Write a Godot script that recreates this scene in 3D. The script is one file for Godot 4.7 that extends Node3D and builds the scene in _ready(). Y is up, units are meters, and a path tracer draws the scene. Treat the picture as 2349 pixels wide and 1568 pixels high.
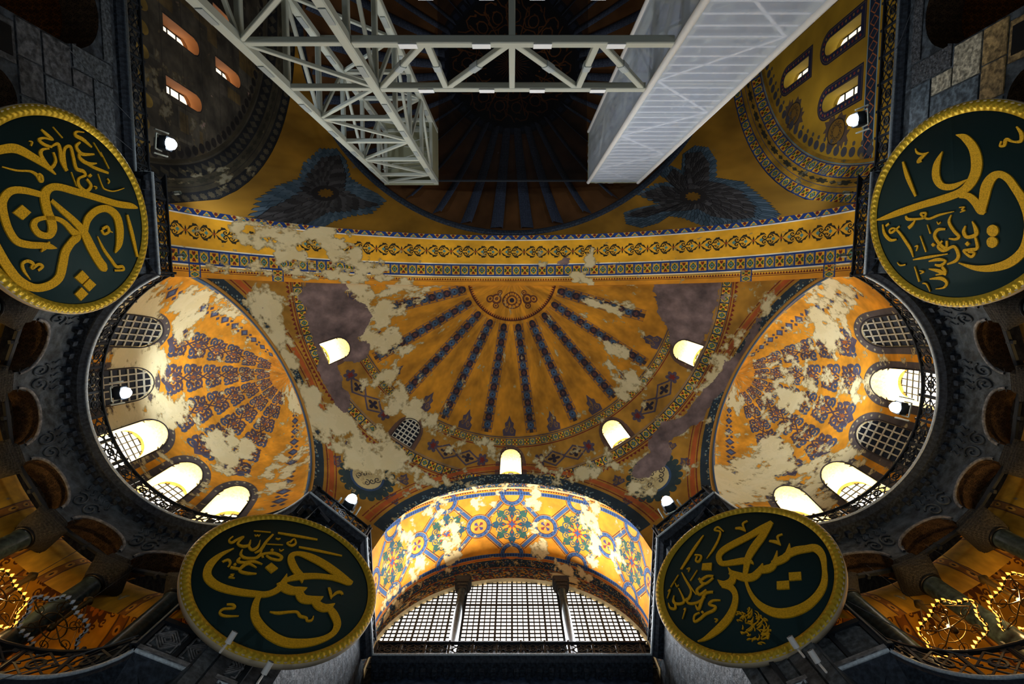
extends Node3D
# Looking straight up into the west end of a great domed hall. x north (picture right), y up, z east (picture top); the camera stands at the origin.

const FOCAL := 1150.0           # pixels, for a 2349 x 1568 frame
const CROWN := Vector3(0, 23.5, 1.8)   # centre of the west half dome
const HALF_R := 15.45
const NICHE_R := 6.55
const AXIS := Vector2(0.905, -0.425)   # outward direction of the north niche, in x and z
const LEVEL := 23.0             # top of the upper cornice

var M := {}
var T := {}
var used := {}

func _ready():
	# camera
	var cam := Camera3D.new()
	cam.name = "camera"
	cam.fov = rad_to_deg(2.0 * atan(784.0 / FOCAL))
	cam.near = 0.1
	cam.far = 300.0
	var tilt := atan(94.0 / FOCAL)
	cam.transform = Transform3D(Basis(Vector3.RIGHT, Vector3(0, sin(tilt), cos(tilt)), Vector3(0, -cos(tilt), sin(tilt))), Vector3(0, 1.6, 0))
	add_child(cam)
	# sky and exposure
	var env := Environment.new()
	env.background_mode = Environment.BG_COLOR
	env.background_color = Color(0.75, 0.82, 0.92)
	env.background_energy_multiplier = 1.0
	env.tonemap_mode = Environment.TONE_MAPPER_LINEAR
	env.tonemap_exposure = 1.0
	env.sdfgi_enabled = true
	env.ssao_enabled = true
	env.ssil_enabled = true
	var we := WorldEnvironment.new()
	we.name = "environment"
	we.environment = env
	add_child(we)
	# daylight let in by the glazed openings, each light just inside its glass
	area_light("west_window_daylight", Vector3(0, 27.0, -16.35), Vector3(0, -0.2, 1), Vector2(9.0, 4.6), Color(0.97, 0.98, 1.0), WEST_E)
	# added fill lamps stand on the floor round the camera, outside its view
	make_textures()
	make_materials()
	build_shell()
	build_vaults()
	build_galleries()
	build_cornices()
	build_windows()
	build_roundels()
	build_scaffold()
	build_lamps()
	build_small()

const WEST_E := 260.0

# ---------------------------------------------------------------- naming
func numbered(called: String) -> String:
	if not used.has(called):
		used[called] = 0
		return called
	used[called] += 1
	return "%s_%03d" % [called, used[called]]

func tag(o: Node, label := "", category := "", group := "", kind := ""):
	if label: o.set_meta("label", label)
	if category: o.set_meta("category", category)
	if group: o.set_meta("group", group)
	if kind: o.set_meta("kind", kind)
	return o

func thing(called: String, label: String, category: String, at := Vector3.ZERO, group := "", kind := "") -> Node3D:
	var o := Node3D.new()
	o.name = numbered(called)
	o.position = at
	add_child(o)
	tag(o, label, category, group, kind)
	return o

func part(called: String, mesh: Mesh, mat: Material, parent: Node, xf := Transform3D.IDENTITY) -> MeshInstance3D:
	var o := MeshInstance3D.new()
	o.name = called if parent != self else numbered(called)
	o.mesh = mesh
	o.material_override = mat
	o.transform = xf
	o.cast_shadow = GeometryInstance3D.SHADOW_CASTING_SETTING_ON
	parent.add_child(o, true)
	return o

func solid(called: String, label: String, category: String, mesh: Mesh, mat: Material, kind := "structure", group := "") -> MeshInstance3D:
	var o := part(called, mesh, mat, self)
	tag(o, label, category, group, kind)
	return o

# ---------------------------------------------------------------- lights
func area_light(called: String, at: Vector3, towards: Vector3, size: Vector2, color: Color, energy: float):
	var l := AreaLight3D.new()
	l.name = called
	l.area_size = size
	l.light_color = color
	l.light_energy = energy
	l.area_range = 90.0
	l.area_attenuation = 2.0
	l.shadow_enabled = true
	l.transform = Transform3D(Basis.looking_at(towards, Vector3.UP if absf(towards.normalized().y) < 0.95 else Vector3.RIGHT), at)
	add_child(l, true)

func spot_light(called: String, at: Vector3, towards: Vector3, angle: float, color: Color, energy: float, size := 0.2):
	var l := SpotLight3D.new()
	l.name = called
	l.spot_angle = angle
	l.spot_angle_attenuation = 0.6
	l.spot_range = 90.0
	l.spot_attenuation = 2.0
	l.light_color = color
	l.light_energy = energy
	l.light_size = size
	l.shadow_enabled = true
	l.transform = Transform3D(Basis.looking_at(towards, Vector3.UP if absf(towards.normalized().y) < 0.95 else Vector3.RIGHT), at)
	add_child(l, true)

func omni_light(called: String, at: Vector3, color: Color, energy: float, size := 0.3):
	var l := OmniLight3D.new()
	l.name = called
	l.omni_range = 90.0
	l.omni_attenuation = 2.0
	l.light_color = color
	l.light_energy = energy
	l.light_size = size
	l.shadow_enabled = true
	l.position = at
	add_child(l, true)

# ---------------------------------------------------------------- mesh tools
func tri_mesh(v: PackedVector3Array, uv: PackedVector2Array, idx: PackedInt32Array, flat := false) -> ArrayMesh:
	var st := SurfaceTool.new()
	st.begin(Mesh.PRIMITIVE_TRIANGLES)
	if flat:
		st.set_smooth_group(-1)
	for i in v.size():
		if uv.size(): st.set_uv(uv[i])
		st.add_vertex(v[i])
	for i in idx:
		st.add_index(i)
	if flat:
		st.deindex()
	st.generate_normals()
	return st.commit()

# A curved sheet: u lines across, v lines down; bottom(u) trims it, holes are arched openings {u0, u1, top, spring, bottom}. where(u, v) gives the point, tex(u, v) the texture coordinate.
func sheet(us: Array, vs: Array, where: Callable, tex: Callable, bottom = null, holes: Array = [], flip := false) -> ArrayMesh:
	var v := PackedVector3Array()
	var t := PackedVector2Array()
	var idx := PackedInt32Array()
	for c in us.size() - 1:
		var ua: float = us[c]
		var ub: float = us[c + 1]
		var um := (ua + ub) / 2
		var here := holes.filter(func(h): return um > h.u0 and um < h.u1)
		var ba: float = bottom.call(ua) if bottom != null else vs[-1]
		var bb: float = bottom.call(ub) if bottom != null else vs[-1]
		for r in vs.size() - 1:
			var va: float = vs[r]
			var vb: float = vs[r + 1]
			var a0 := minf(va, ba)
			var b0 := minf(va, bb)
			var a1 := minf(vb, ba)
			var b1 := minf(vb, bb)
			for hole in here:
				if (va + vb) / 2 > hole.top and (va + vb) / 2 < hole.bottom:
					a1 = clampf(arch_v(hole, ua), a0, a1)
					b1 = clampf(arch_v(hole, ub), b0, b1)
			if a1 - a0 < 1e-5 and b1 - b0 < 1e-5:
				continue
			var n := v.size()
			for p in [Vector2(ua, a0), Vector2(ub, b0), Vector2(ub, b1), Vector2(ua, a1)]:
				v.append(where.call(p.x, p.y))
				t.append(tex.call(p.x, p.y))
			if flip:
				idx.append_array([n, n + 2, n + 1, n, n + 3, n + 2])
			else:
				idx.append_array([n, n + 1, n + 2, n, n + 2, n + 3])
	# weld by position so that the sheet shades smoothly
	var st := SurfaceTool.new()
	st.begin(Mesh.PRIMITIVE_TRIANGLES)
	st.set_smooth_group(0)
	for i in idx:
		st.set_uv(t[i])
		st.add_vertex(v[i])
	st.generate_normals()
	st.index()
	return st.commit()

func arch_v(h: Dictionary, u: float) -> float:
	var x: float = clampf((2.0 * u - h.u0 - h.u1) / (h.u1 - h.u0), -1.0, 1.0)
	return h.spring - (h.spring - h.top) * sqrt(1.0 - x * x)

func spaced(a: float, b: float, n: int) -> Array:
	var r := []
	for i in n + 1:
		r.append(lerpf(a, b, float(i) / n))
	return r

func with_lines(base: Array, extra: Array, gap: float) -> Array:
	var r := base.filter(func(x): return not extra.any(func(e): return absf(e - x) < gap))
	r.append_array(extra)
	r.sort()
	return r

# Boxes along segments, joined into one mesh; each segment [a, b, width, height, up].
func bars(list: Array) -> ArrayMesh:
	var st := SurfaceTool.new()
	st.begin(Mesh.PRIMITIVE_TRIANGLES)
	st.set_smooth_group(-1)
	for s in list:
		add_bar(st, s[0], s[1], s[2], s[3] if s.size() > 3 else s[2], s[4] if s.size() > 4 else Vector3.UP)
	st.generate_normals()
	return st.commit()

func add_bar(st: SurfaceTool, a: Vector3, b: Vector3, w: float, h: float, up := Vector3.UP):
	var d := (b - a).normalized()
	if absf(d.dot(up)) > 0.98:
		up = Vector3.RIGHT if absf(d.x) < 0.9 else Vector3.BACK
	var s := d.cross(up).normalized()
	var n := s.cross(d).normalized()
	var c := minf(w, h) * 0.12
	var ring := []
	for p in [Vector2(-w / 2 + c, -h / 2), Vector2(w / 2 - c, -h / 2), Vector2(w / 2, -h / 2 + c), Vector2(w / 2, h / 2 - c), Vector2(w / 2 - c, h / 2), Vector2(-w / 2 + c, h / 2), Vector2(-w / 2, h / 2 - c), Vector2(-w / 2, -h / 2 + c)]:
		ring.append(s * p.x + n * p.y)
	var k := ring.size()
	for i in k:
		quad(st, a + ring[i], b + ring[i], b + ring[(i + 1) % k], a + ring[(i + 1) % k], true)
	for i in range(1, k - 1):
		tri(st, a + ring[0], a + ring[i], a + ring[i + 1])
		tri(st, b + ring[0], b + ring[i + 1], b + ring[i])

func add_box(st: SurfaceTool, lo: Vector3, hi: Vector3):
	var m := (lo + hi) / 2
	add_bar(st, Vector3(m.x, m.y, lo.z), Vector3(m.x, m.y, hi.z), hi.x - lo.x, hi.y - lo.y)

func box_mesh(lo: Vector3, hi: Vector3) -> ArrayMesh:
	var st := SurfaceTool.new()
	st.begin(Mesh.PRIMITIVE_TRIANGLES)
	st.set_smooth_group(-1)
	add_box(st, lo, hi)
	st.generate_normals()
	return st.commit()

func tri(st: SurfaceTool, a: Vector3, b: Vector3, c: Vector3):
	st.add_vertex(a); st.add_vertex(b); st.add_vertex(c)

func quad(st: SurfaceTool, a: Vector3, b: Vector3, c: Vector3, d: Vector3, flip := false):
	if flip:
		tri(st, a, c, b); tri(st, a, d, c)
	else:
		tri(st, a, b, c); tri(st, a, c, d)

# A round tube through points.
func tube(points: Array, r: float, sides := 8, closed := false) -> ArrayMesh:
	var st := SurfaceTool.new()
	st.begin(Mesh.PRIMITIVE_TRIANGLES)
	add_tube(st, points, r, sides, closed)
	st.generate_normals()
	return st.commit()

func add_tube(st: SurfaceTool, points: Array, r: float, sides := 8, closed := false):
	st.set_smooth_group(0)
	var n := points.size()
	var rings := []
	var side := Vector3.ZERO
	for i in n:
		var a: Vector3 = points[(i - 1 + n) % n] if closed or i > 0 else points[i]
		var b: Vector3 = points[(i + 1) % n] if closed or i < n - 1 else points[i]
		var d := (b - a).normalized()
		if side == Vector3.ZERO:
			side = d.cross(Vector3.UP if absf(d.y) < 0.9 else Vector3.RIGHT).normalized()
		side = (side - d * side.dot(d)).normalized()
		var up := side.cross(d)
		var ring := []
		for k in sides:
			var t := TAU * k / sides
			ring.append(points[i] + (side * cos(t) + up * sin(t)) * r)
		rings.append(ring)
	for i in (n if closed else n - 1):
		for k in sides:
			var j := (i + 1) % n
			quad(st, rings[i][k], rings[i][(k + 1) % sides], rings[j][(k + 1) % sides], rings[j][k])

# A turned shape; profile of (radius, height) from bottom to top.
func lathe(profile: Array, sides := 20) -> ArrayMesh:
	var st := SurfaceTool.new()
	st.begin(Mesh.PRIMITIVE_TRIANGLES)
	add_lathe(st, profile, sides)
	st.generate_normals()
	return st.commit()

func add_lathe(st: SurfaceTool, profile: Array, sides := 20, at := Vector3.ZERO):
	st.set_smooth_group(0)
	for i in profile.size() - 1:
		var p: Vector2 = profile[i]
		var q: Vector2 = profile[i + 1]
		for k in sides:
			var a := TAU * k / sides
			var b := TAU * (k + 1) / sides
			var A := Vector3(cos(a), 0, sin(a))
			var B := Vector3(cos(b), 0, sin(b))
			quad(st, at + A * p.x + Vector3.UP * p.y, at + B * p.x + Vector3.UP * p.y, at + B * q.x + Vector3.UP * q.y, at + A * q.x + Vector3.UP * q.y, true)

# A moulding: a profile of (outward, height) swept along a level path; outward is to the right of the path's direction.
func sweep(path: Array, profile: Array, closed := false) -> ArrayMesh:
	var st := SurfaceTool.new()
	st.begin(Mesh.PRIMITIVE_TRIANGLES)
	st.set_smooth_group(-1)
	var n := path.size()
	var rows := []
	for i in n:
		var a: Vector3 = path[(i - 1 + n) % n] if closed or i > 0 else path[i]
		var b: Vector3 = path[(i + 1) % n] if closed or i < n - 1 else path[i]
		var m: Vector3 = path[i]
		var d1 := (m - a).normalized() if m != a else (b - m).normalized()
		var d2 := (b - m).normalized() if b != m else d1
		var n1 := d1.cross(Vector3.UP)
		var n2 := d2.cross(Vector3.UP)
		var o := (n1 + n2).normalized()
		o /= maxf(0.35, o.dot(n1))
		var row := []
		for p in profile:
			row.append(m + o * p.x + Vector3.UP * p.y)
		rows.append(row)
	var k := profile.size()
	for i in (n if closed else n - 1):
		var j := (i + 1) % n
		for s in k:
			var s2 := (s + 1) % k
			quad(st, rows[i][s], rows[j][s], rows[j][s2], rows[i][s2])
	if not closed:
		for s in range(1, k - 1):
			tri(st, rows[0][0], rows[0][s], rows[0][s + 1])
			tri(st, rows[n - 1][0], rows[n - 1][s + 1], rows[n - 1][s])
	st.generate_normals()
	return st.commit()

# A flat outline (in its own x, y) given thickness along z, front at z = 0 facing +z.
func plate(outline: PackedVector2Array, depth: float, bevel := 0.0) -> ArrayMesh:
	var st := SurfaceTool.new()
	st.begin(Mesh.PRIMITIVE_TRIANGLES)
	st.set_smooth_group(-1)
	add_plate(st, outline, depth)
	st.generate_normals()
	return st.commit()

func add_plate(st: SurfaceTool, outline: PackedVector2Array, depth: float, z0 := 0.0):
	if Geometry2D.is_polygon_clockwise(outline):
		outline.reverse()
	var idx := Geometry2D.triangulate_polygon(outline)
	for i in range(0, idx.size(), 3):
		var a := outline[idx[i]]
		var b := outline[idx[i + 1]]
		var c := outline[idx[i + 2]]
		if (b - a).cross(c - a) > 0:
			var s := b
			b = c
			c = s
		tri(st, Vector3(a.x, a.y, z0), Vector3(b.x, b.y, z0), Vector3(c.x, c.y, z0))
		tri(st, Vector3(a.x, a.y, z0 - depth), Vector3(c.x, c.y, z0 - depth), Vector3(b.x, b.y, z0 - depth))
	var n := outline.size()
	for i in n:
		var a := outline[i]
		var b := outline[(i + 1) % n]
		quad(st, Vector3(a.x, a.y, z0), Vector3(b.x, b.y, z0), Vector3(b.x, b.y, z0 - depth), Vector3(a.x, a.y, z0 - depth))

# Smooth curve through points (x, y, width) as a brush stroke outline.
func brush(points: Array, steps := 7) -> PackedVector2Array:
	var c := []
	var n := points.size()
	for i in n - 1:
		var p0: Vector3 = points[maxi(i - 1, 0)]
		var p1: Vector3 = points[i]
		var p2: Vector3 = points[i + 1]
		var p3: Vector3 = points[mini(i + 2, n - 1)]
		for s in steps:
			c.append(p1.cubic_interpolate(p2, p0, p3, float(s) / steps))
	c.append(points[n - 1])
	var left := PackedVector2Array()
	var right := PackedVector2Array()
	for i in c.size():
		var a: Vector3 = c[maxi(i - 1, 0)]
		var b: Vector3 = c[mini(i + 1, c.size() - 1)]
		var d := Vector2(b.x - a.x, b.y - a.y).normalized()
		var m := Vector2(-d.y, d.x) * maxf(c[i].z, 0.012) / 2
		left.append(Vector2(c[i].x, c[i].y) + m)
		right.append(Vector2(c[i].x, c[i].y) - m)
	right.reverse()
	left.append_array(right)
	return left

# the two exedrae: side -1 is the south one (picture left), +1 the north one
func niche_c(side: int) -> Vector3:
	return Vector3(side * 12.7, 23.5, -4.15)

func niche_dir(side: int, deg: float) -> Vector3:   # 0 is the niche's axis; positive turns to the west, as seen on the north side
	var a := atan2(AXIS.y, AXIS.x) - deg_to_rad(deg)
	return Vector3(cos(a) * side, 0, sin(a))

# ---------------------------------------------------------------- materials
func mat(called: String, c: Color, rough := 0.85, tex: String = "", metal := 0.0, bump := 0.0) -> StandardMaterial3D:
	var m := StandardMaterial3D.new()
	m.resource_name = called
	m.albedo_color = c
	m.roughness = rough
	m.metallic = metal
	m.metallic_specular = 0.35
	m.cull_mode = BaseMaterial3D.CULL_DISABLED
	if tex and T.has(tex):
		m.albedo_texture = T[tex]
		m.texture_filter = BaseMaterial3D.TEXTURE_FILTER_LINEAR_WITH_MIPMAPS_ANISOTROPIC
	M[called] = m
	return m

func grain(m: StandardMaterial3D, tex: String, scale: float, bump := 0.0, bumptex := ""):
	m.uv1_triplanar = true
	m.uv1_world_triplanar = true
	m.uv1_scale = Vector3.ONE * scale
	if tex and T.has(tex): m.albedo_texture = T[tex]
	if bump > 0.0 and T.has(bumptex):
		m.heightmap_enabled = true
		m.heightmap_texture = T[bumptex]
		m.heightmap_scale = bump

func glow(m: StandardMaterial3D, c: Color, e: float):
	m.emission_enabled = true
	m.emission = c
	m.emission_energy_multiplier = e

func make_materials():
	var W := Color.WHITE
	for n in ["semidome", "niche_l", "niche_r", "great_arch", "pend_l", "pend_r", "side_l", "side_r", "wall_l", "wall_r", "vault", "lunette", "dome", "gallery"]:
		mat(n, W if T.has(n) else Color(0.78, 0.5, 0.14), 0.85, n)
	grain(mat("gallery_flat", Color(0.75, 0.5, 0.16)), "scrolls", 0.5)
	mat("ochre", Color(0.74, 0.48, 0.12))
	mat("ochre_dim", Color(0.72, 0.46, 0.12))
	grain(mat("scroll", Color(0.48, 0.40, 0.32)), "scrolls", 0.45)
	grain(mat("rib", Color(0.52, 0.62, 0.85)), "scrolls", 0.9)
	mat("rim_paint", Color(0.66, 0.46, 0.18))
	mat("rim_blue", Color(0.24, 0.30, 0.36))
	mat("cream", Color(0.86, 0.78, 0.58))
	grain(mat("reveal", Color(0.9, 0.78, 0.48)), "plaster", 0.5)
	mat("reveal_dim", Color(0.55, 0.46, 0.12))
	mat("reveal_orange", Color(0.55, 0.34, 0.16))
	mat("frame_dark", Color(0.2, 0.17, 0.16))
	grain(mat("masonry", Color(0.3, 0.28, 0.26)), "stone", 0.3)
	grain(mat("floor", Color(0.62, 0.6, 0.56), 0.6), "stone", 0.3)
	grain(mat("marble", Color(0.33, 0.37, 0.40), 0.6), "stone", 0.3, 4.0, "stone")
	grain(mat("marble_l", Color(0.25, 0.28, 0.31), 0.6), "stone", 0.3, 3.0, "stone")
	grain(mat("marble_blue", Color(0.26, 0.32, 0.42), 0.6), "stone", 0.3)
	grain(mat("marble_blue2", Color(0.3, 0.36, 0.46), 0.6), "stone", 0.25)
	grain(mat("marble_pale", Color(0.6, 0.6, 0.6), 0.6), "stone", 0.6)
	grain(mat("slab_pale", Color(0.8, 0.78, 0.68), 0.5), "stone", 0.7)
	grain(mat("slab_gold", Color(0.72, 0.62, 0.42), 0.5), "stone", 0.6)
	grain(mat("slab_blue", Color(0.4, 0.46, 0.5), 0.5), "stone", 0.5)
	grain(mat("slab_carved", Color(0.42, 0.44, 0.46), 0.6), "stone", 1.0, 12.0, "scrolls")
	grain(mat("slab_grey", Color(0.36, 0.37, 0.38), 0.5), "stone", 0.5)
	grain(mat("slab_dark", Color(0.36, 0.39, 0.41), 0.6), "stone", 0.8)
	grain(mat("cornice", Color(0.25, 0.29, 0.34), 0.7), "stone", 0.8)
	grain(mat("lip", Color(0.85, 0.9, 0.92), 0.4), "plaster", 0.8)  # pale colour stands in for floodlight caught along the ledge edge
	grain(mat("column", Color(0.22, 0.27, 0.27), 0.3), "stone", 0.6)
	grain(mat("capital", Color(0.42, 0.43, 0.44), 0.7), "scrolls", 1.4, 10.0, "scrolls")
	mat("dark_metal", Color(0.1, 0.1, 0.1), 0.4, "", 0.6)
	mat("iron", Color(0.13, 0.15, 0.17), 0.5, "", 0.2)
	mat("black", Color(0.03, 0.03, 0.03), 0.6)
	mat("pale_bars", Color(0.72, 0.68, 0.58))
	glow(mat("pane", Color(1, 1, 1), 0.3), Color(1.0, 0.97, 0.95), 2.2)
	glow(mat("pane_west", Color(1, 1, 1), 0.3), Color(1.0, 0.95, 0.9), 1.6)
	glow(mat("pane_dim", Color(1, 1, 1), 0.3), Color(1.0, 0.95, 0.85), 1.3)
	mat("pane_dark", Color(0.06, 0.08, 0.12), 0.35)
	mat("felt", Color(0.62, 0.72, 0.80), 0.75)
	grain(M.felt, "felt", 2.0)
	grain(mat("gold", Color(0.93, 0.72, 0.12), 0.45, "", 0.2), "plaster", 1.5)
	mat("gilt", Color(0.74, 0.62, 0.16), 0.38, "", 0.45)
	mat("rim_edge", Color(0.72, 0.66, 0.55), 0.6)
	mat("steel", Color(0.66, 0.68, 0.63), 0.5)
	mat("rail_white", Color(0.92, 0.93, 0.93), 0.5)
	mat("steel_dark", Color(0.56, 0.59, 0.58), 0.5)
	mat("steel_dark2", Color(0.62, 0.66, 0.66), 0.4)
	mat("steel_light", Color(0.9, 0.92, 0.92), 0.4)
	mat("deck", Color(0.55, 0.55, 0.44), 0.8)
	var wrap := mat("wrap", Color(0.76, 0.81, 0.88, 0.52), 0.7)
	wrap.transparency = BaseMaterial3D.TRANSPARENCY_ALPHA
	wrap.backlight_enabled = true
	wrap.backlight = Color(0.5, 0.52, 0.55)
	var net := mat("net", Color(0.02, 0.02, 0.025, 0.36), 0.9)
	net.transparency = BaseMaterial3D.TRANSPARENCY_ALPHA
	mat("wrap_edge", Color(0.78, 0.78, 0.76), 0.7)
	glow(mat("flood", Color(1, 1, 1), 0.4), Color(0.9, 0.95, 1.0), 30.0)
	glow(mat("bulb", Color(1, 0.8, 0.5), 0.4), Color(1.0, 0.58, 0.2), 3.6)
	mat("glass_lamp", Color(0.75, 0.8, 0.85), 0.1)
	mat("brass", Color(0.3, 0.24, 0.12), 0.4, "", 0.6)
	mat("white_metal", Color(0.85, 0.85, 0.83), 0.4)
	mat("cable", Color(0.3, 0.32, 0.34), 0.6)

# ---------------------------------------------------------------- painted surfaces: flat print on plaster, drawn with filled outlines
class Canvas:
	var w: int
	var h: int
	var img: Image

	func _init(width: int, height: int, c: Color):
		w = width
		h = height
		img = Image.create_empty(w, h, false, Image.FORMAT_RGB8)
		img.fill(c)

	func rect(x: float, y: float, a: float, b: float, c: Color):
		var x0 := clampi(roundi(x), 0, w)
		var y0 := clampi(roundi(y), 0, h)
		img.fill_rect(Rect2i(x0, y0, clampi(roundi(x + a), 0, w) - x0, clampi(roundi(y + b), 0, h) - y0), c)

	func poly(p: PackedVector2Array, c: Color):
		var n := p.size()
		if n < 3: return
		var top := p[0].y
		var low := p[0].y
		for q in p:
			top = minf(top, q.y)
			low = maxf(low, q.y)
		for y in range(maxi(0, ceili(top - 0.5)), mini(h - 1, floori(low - 0.5)) + 1):
			var yy := y + 0.5
			var xs := PackedFloat32Array()
			for i in n:
				var a := p[i]
				var b := p[(i + 1) % n]
				if (a.y <= yy) != (b.y <= yy):
					xs.append(a.x + (yy - a.y) / (b.y - a.y) * (b.x - a.x))
			xs.sort()
			for k in range(0, xs.size() - 1, 2):
				var x0 := clampi(roundi(xs[k]), 0, w)
				var x1 := clampi(roundi(xs[k + 1]), 0, w)
				if x1 > x0: img.fill_rect(Rect2i(x0, y, x1 - x0, 1), c)

	func oval(x: float, y: float, rx: float, ry: float, c: Color):
		for yy in range(maxi(0, floori(y - ry)), mini(h - 1, ceili(y + ry)) + 1):
			var t := (yy + 0.5 - y) / maxf(ry, 0.3)
			if absf(t) >= 1.0: continue
			var d := rx * sqrt(1.0 - t * t)
			var x0 := clampi(roundi(x - d), 0, w)
			var x1 := clampi(roundi(x + d), 0, w)
			if x1 > x0: img.fill_rect(Rect2i(x0, yy, x1 - x0, 1), c)

	func line(pts: Array, width: float, c: Color):
		for i in pts.size() - 1:
			var a: Vector2 = pts[i]
			var b: Vector2 = pts[i + 1]
			var d := (b - a).normalized().orthogonal() * width / 2
			poly(PackedVector2Array([a + d, b + d, b - d, a - d]), c)
			if width > 2.5: oval(b.x, b.y, width / 2, width / 2, c)

	func diamond(x: float, y: float, rx: float, ry: float, c: Color):
		poly(PackedVector2Array([Vector2(x - rx, y), Vector2(x, y - ry), Vector2(x + rx, y), Vector2(x, y + ry)]), c)

	# a flower of n lobes, placed with an affine frame so that it can be stretched and turned
	func flower(f: Transform2D, n: int, r0: float, r1: float, c: Color):
		var p := PackedVector2Array()
		for i in n * 6:
			var a := TAU * i / (n * 6)
			p.append(f * (Vector2(cos(a), sin(a)) * (r0 + (r1 - r0) * absf(cos(a * n / 2.0)))))
		poly(p, c)

	func blot(f: Transform2D, pts: Array, c: Color):
		var p := PackedVector2Array()
		for i in range(0, pts.size(), 2): p.append(f * Vector2(pts[i], pts[i + 1]))
		poly(p, c)

	func curl(f: Transform2D, turns: float, r: float, width: float, c: Color, flip := 1.0):
		var p := []
		for i in 15:
			var t := i / 14.0
			var a := t * turns * TAU * flip
			p.append(f * (Vector2(cos(a), sin(a)) * r * (1.0 - 0.85 * t)))
		line(p, width, c)

const BARE := Color(0.62, 0.46, 0.24)
const OCHRE := Color(0.80, 0.52, 0.10)
const OCHRE2 := Color(0.74, 0.43, 0.08)
const GOLD := Color(0.86, 0.62, 0.14)
const CREAM := Color(0.80, 0.73, 0.55)
const MORTAR := Color(0.42, 0.345, 0.31)
const BLUE := Color(0.10, 0.20, 0.42)
const SLATE := Color(0.24, 0.33, 0.42)
const INK := Color(0.16, 0.13, 0.16)
const WINE := Color(0.40, 0.14, 0.10)
const LEAF := Color(0.20, 0.30, 0.14)
const TEAL := Color(0.30, 0.50, 0.50)
const DUSK := Color(0.29, 0.24, 0.27)

func frame2(x: float, y: float, sx: float, sy: float, turn := 0.0) -> Transform2D:
	return Transform2D(turn, Vector2(x, y)) * Transform2D(0.0, Vector2(sx, sy), 0.0, Vector2.ZERO)

# Age a painted canvas. flakes/mortar: blobs [x, y, rx, ry, strength] in 0..1 of the canvas. Painting lost there shows cream plaster or grey mortar.
func age(cv: Canvas, key: String, seed: int, flakes: Array, mortar: Array, base: float, freq: float, stain: float, rough := 0.5, cream := CREAM):
	var w := cv.w
	var h := cv.h
	var fn := FastNoiseLite.new()
	fn.noise_type = FastNoiseLite.TYPE_SIMPLEX_SMOOTH
	fn.seed = seed
	fn.frequency = freq
	fn.fractal_octaves = 5
	fn.fractal_gain = rough
	var edge := fn.get_image(w, h, false, false, true).get_data()
	fn.seed = seed + 7
	fn.frequency = freq * 0.6
	fn.fractal_octaves = 4
	var tone := fn.get_image(w, h, false, false, true).get_data()
	var lost := field(flakes, w, h)
	var bare := field(mortar, w, h)
	var px := cv.img.get_data()
	var cr := int(cream.r * 255)
	var cg := int(cream.g * 255)
	var cb := int(cream.b * 255)
	var mr := int(MORTAR.r * 255)
	var mg := int(MORTAR.g * 255)
	var mb := int(MORTAR.b * 255)
	var limit := int(255 * (1.0 - base))
	var st := int(stain * 256)
	var j := 0
	for i in w * h:
		var e := edge[i]
		var t := 256 - st + ((tone[i] * st * 2) >> 8)
		var n := e + lost[i] - 128
		if bare[i] + ((e - 128) >> 1) > 186:
			var q := t + ((e - 128) >> 1)
			px[j] = clampi((mr * q) >> 8, 0, 255)
			px[j + 1] = clampi((mg * q) >> 8, 0, 255)
			px[j + 2] = clampi((mb * q) >> 8, 0, 255)
		elif n > limit:
			# bare plaster, dirtier and browner towards the edges of the loss
			var m := 180 + mini(76, (n - limit) * 2) - ((tone[i] ^ e) >> 5)
			var k := mini(48, (n - limit) * 2) + (tone[i] >> 3)
			px[j] = mini(255, (cr * m) >> 8)
			px[j + 1] = mini(255, (cg * (m - 18 + (k >> 2))) >> 8)
			px[j + 2] = mini(255, (cb * (m - 56 + ((k * 3) >> 2))) >> 8)
		elif n > limit - 7:
			# worn paint
			px[j] = (px[j] * 150 + cr * 80) >> 8
			px[j + 1] = (px[j + 1] * 150 + cg * 72) >> 8
			px[j + 2] = (px[j + 2] * 150 + cb * 60) >> 8
		else:
			px[j] = mini(255, (px[j] * t) >> 8)
			px[j + 1] = mini(255, (px[j + 1] * t) >> 8)
			px[j + 2] = mini(255, (px[j + 2] * t) >> 8)
		j += 3
	cv.img = Image.create_from_data(w, h, false, Image.FORMAT_RGB8, px)
	done(cv, key)

func done(cv: Canvas, key: String):
	made[key] = cv.img

var made := {}

# soft sum of blobs, computed coarsely and enlarged
func field(blobs: Array, w: int, h: int) -> PackedByteArray:
	var gw := maxi(2, w / 16)
	var gh := maxi(2, h / 16)
	var b := PackedByteArray()
	b.resize(gw * gh)
	for y in gh:
		for x in gw:
			var s := 128.0 if not blobs.is_empty() else 128.0
			var v := 0.0
			for q in blobs:
				var dx: float = ((x + 0.5) / gw - q[0]) / q[2]
				var dy: float = ((y + 0.5) / gh - q[1]) / q[3]
				var d := dx * dx + dy * dy
				if d < 4.0:
					v += q[4] * exp(-d * d)
			b[y * gw + x] = clampi(int(s + 127.0 * v), 0, 255)
	var im := Image.create_from_data(gw, gh, false, Image.FORMAT_L8, b)
	im.resize(w, h, Image.INTERPOLATE_CUBIC)
	return im.get_data()

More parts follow.
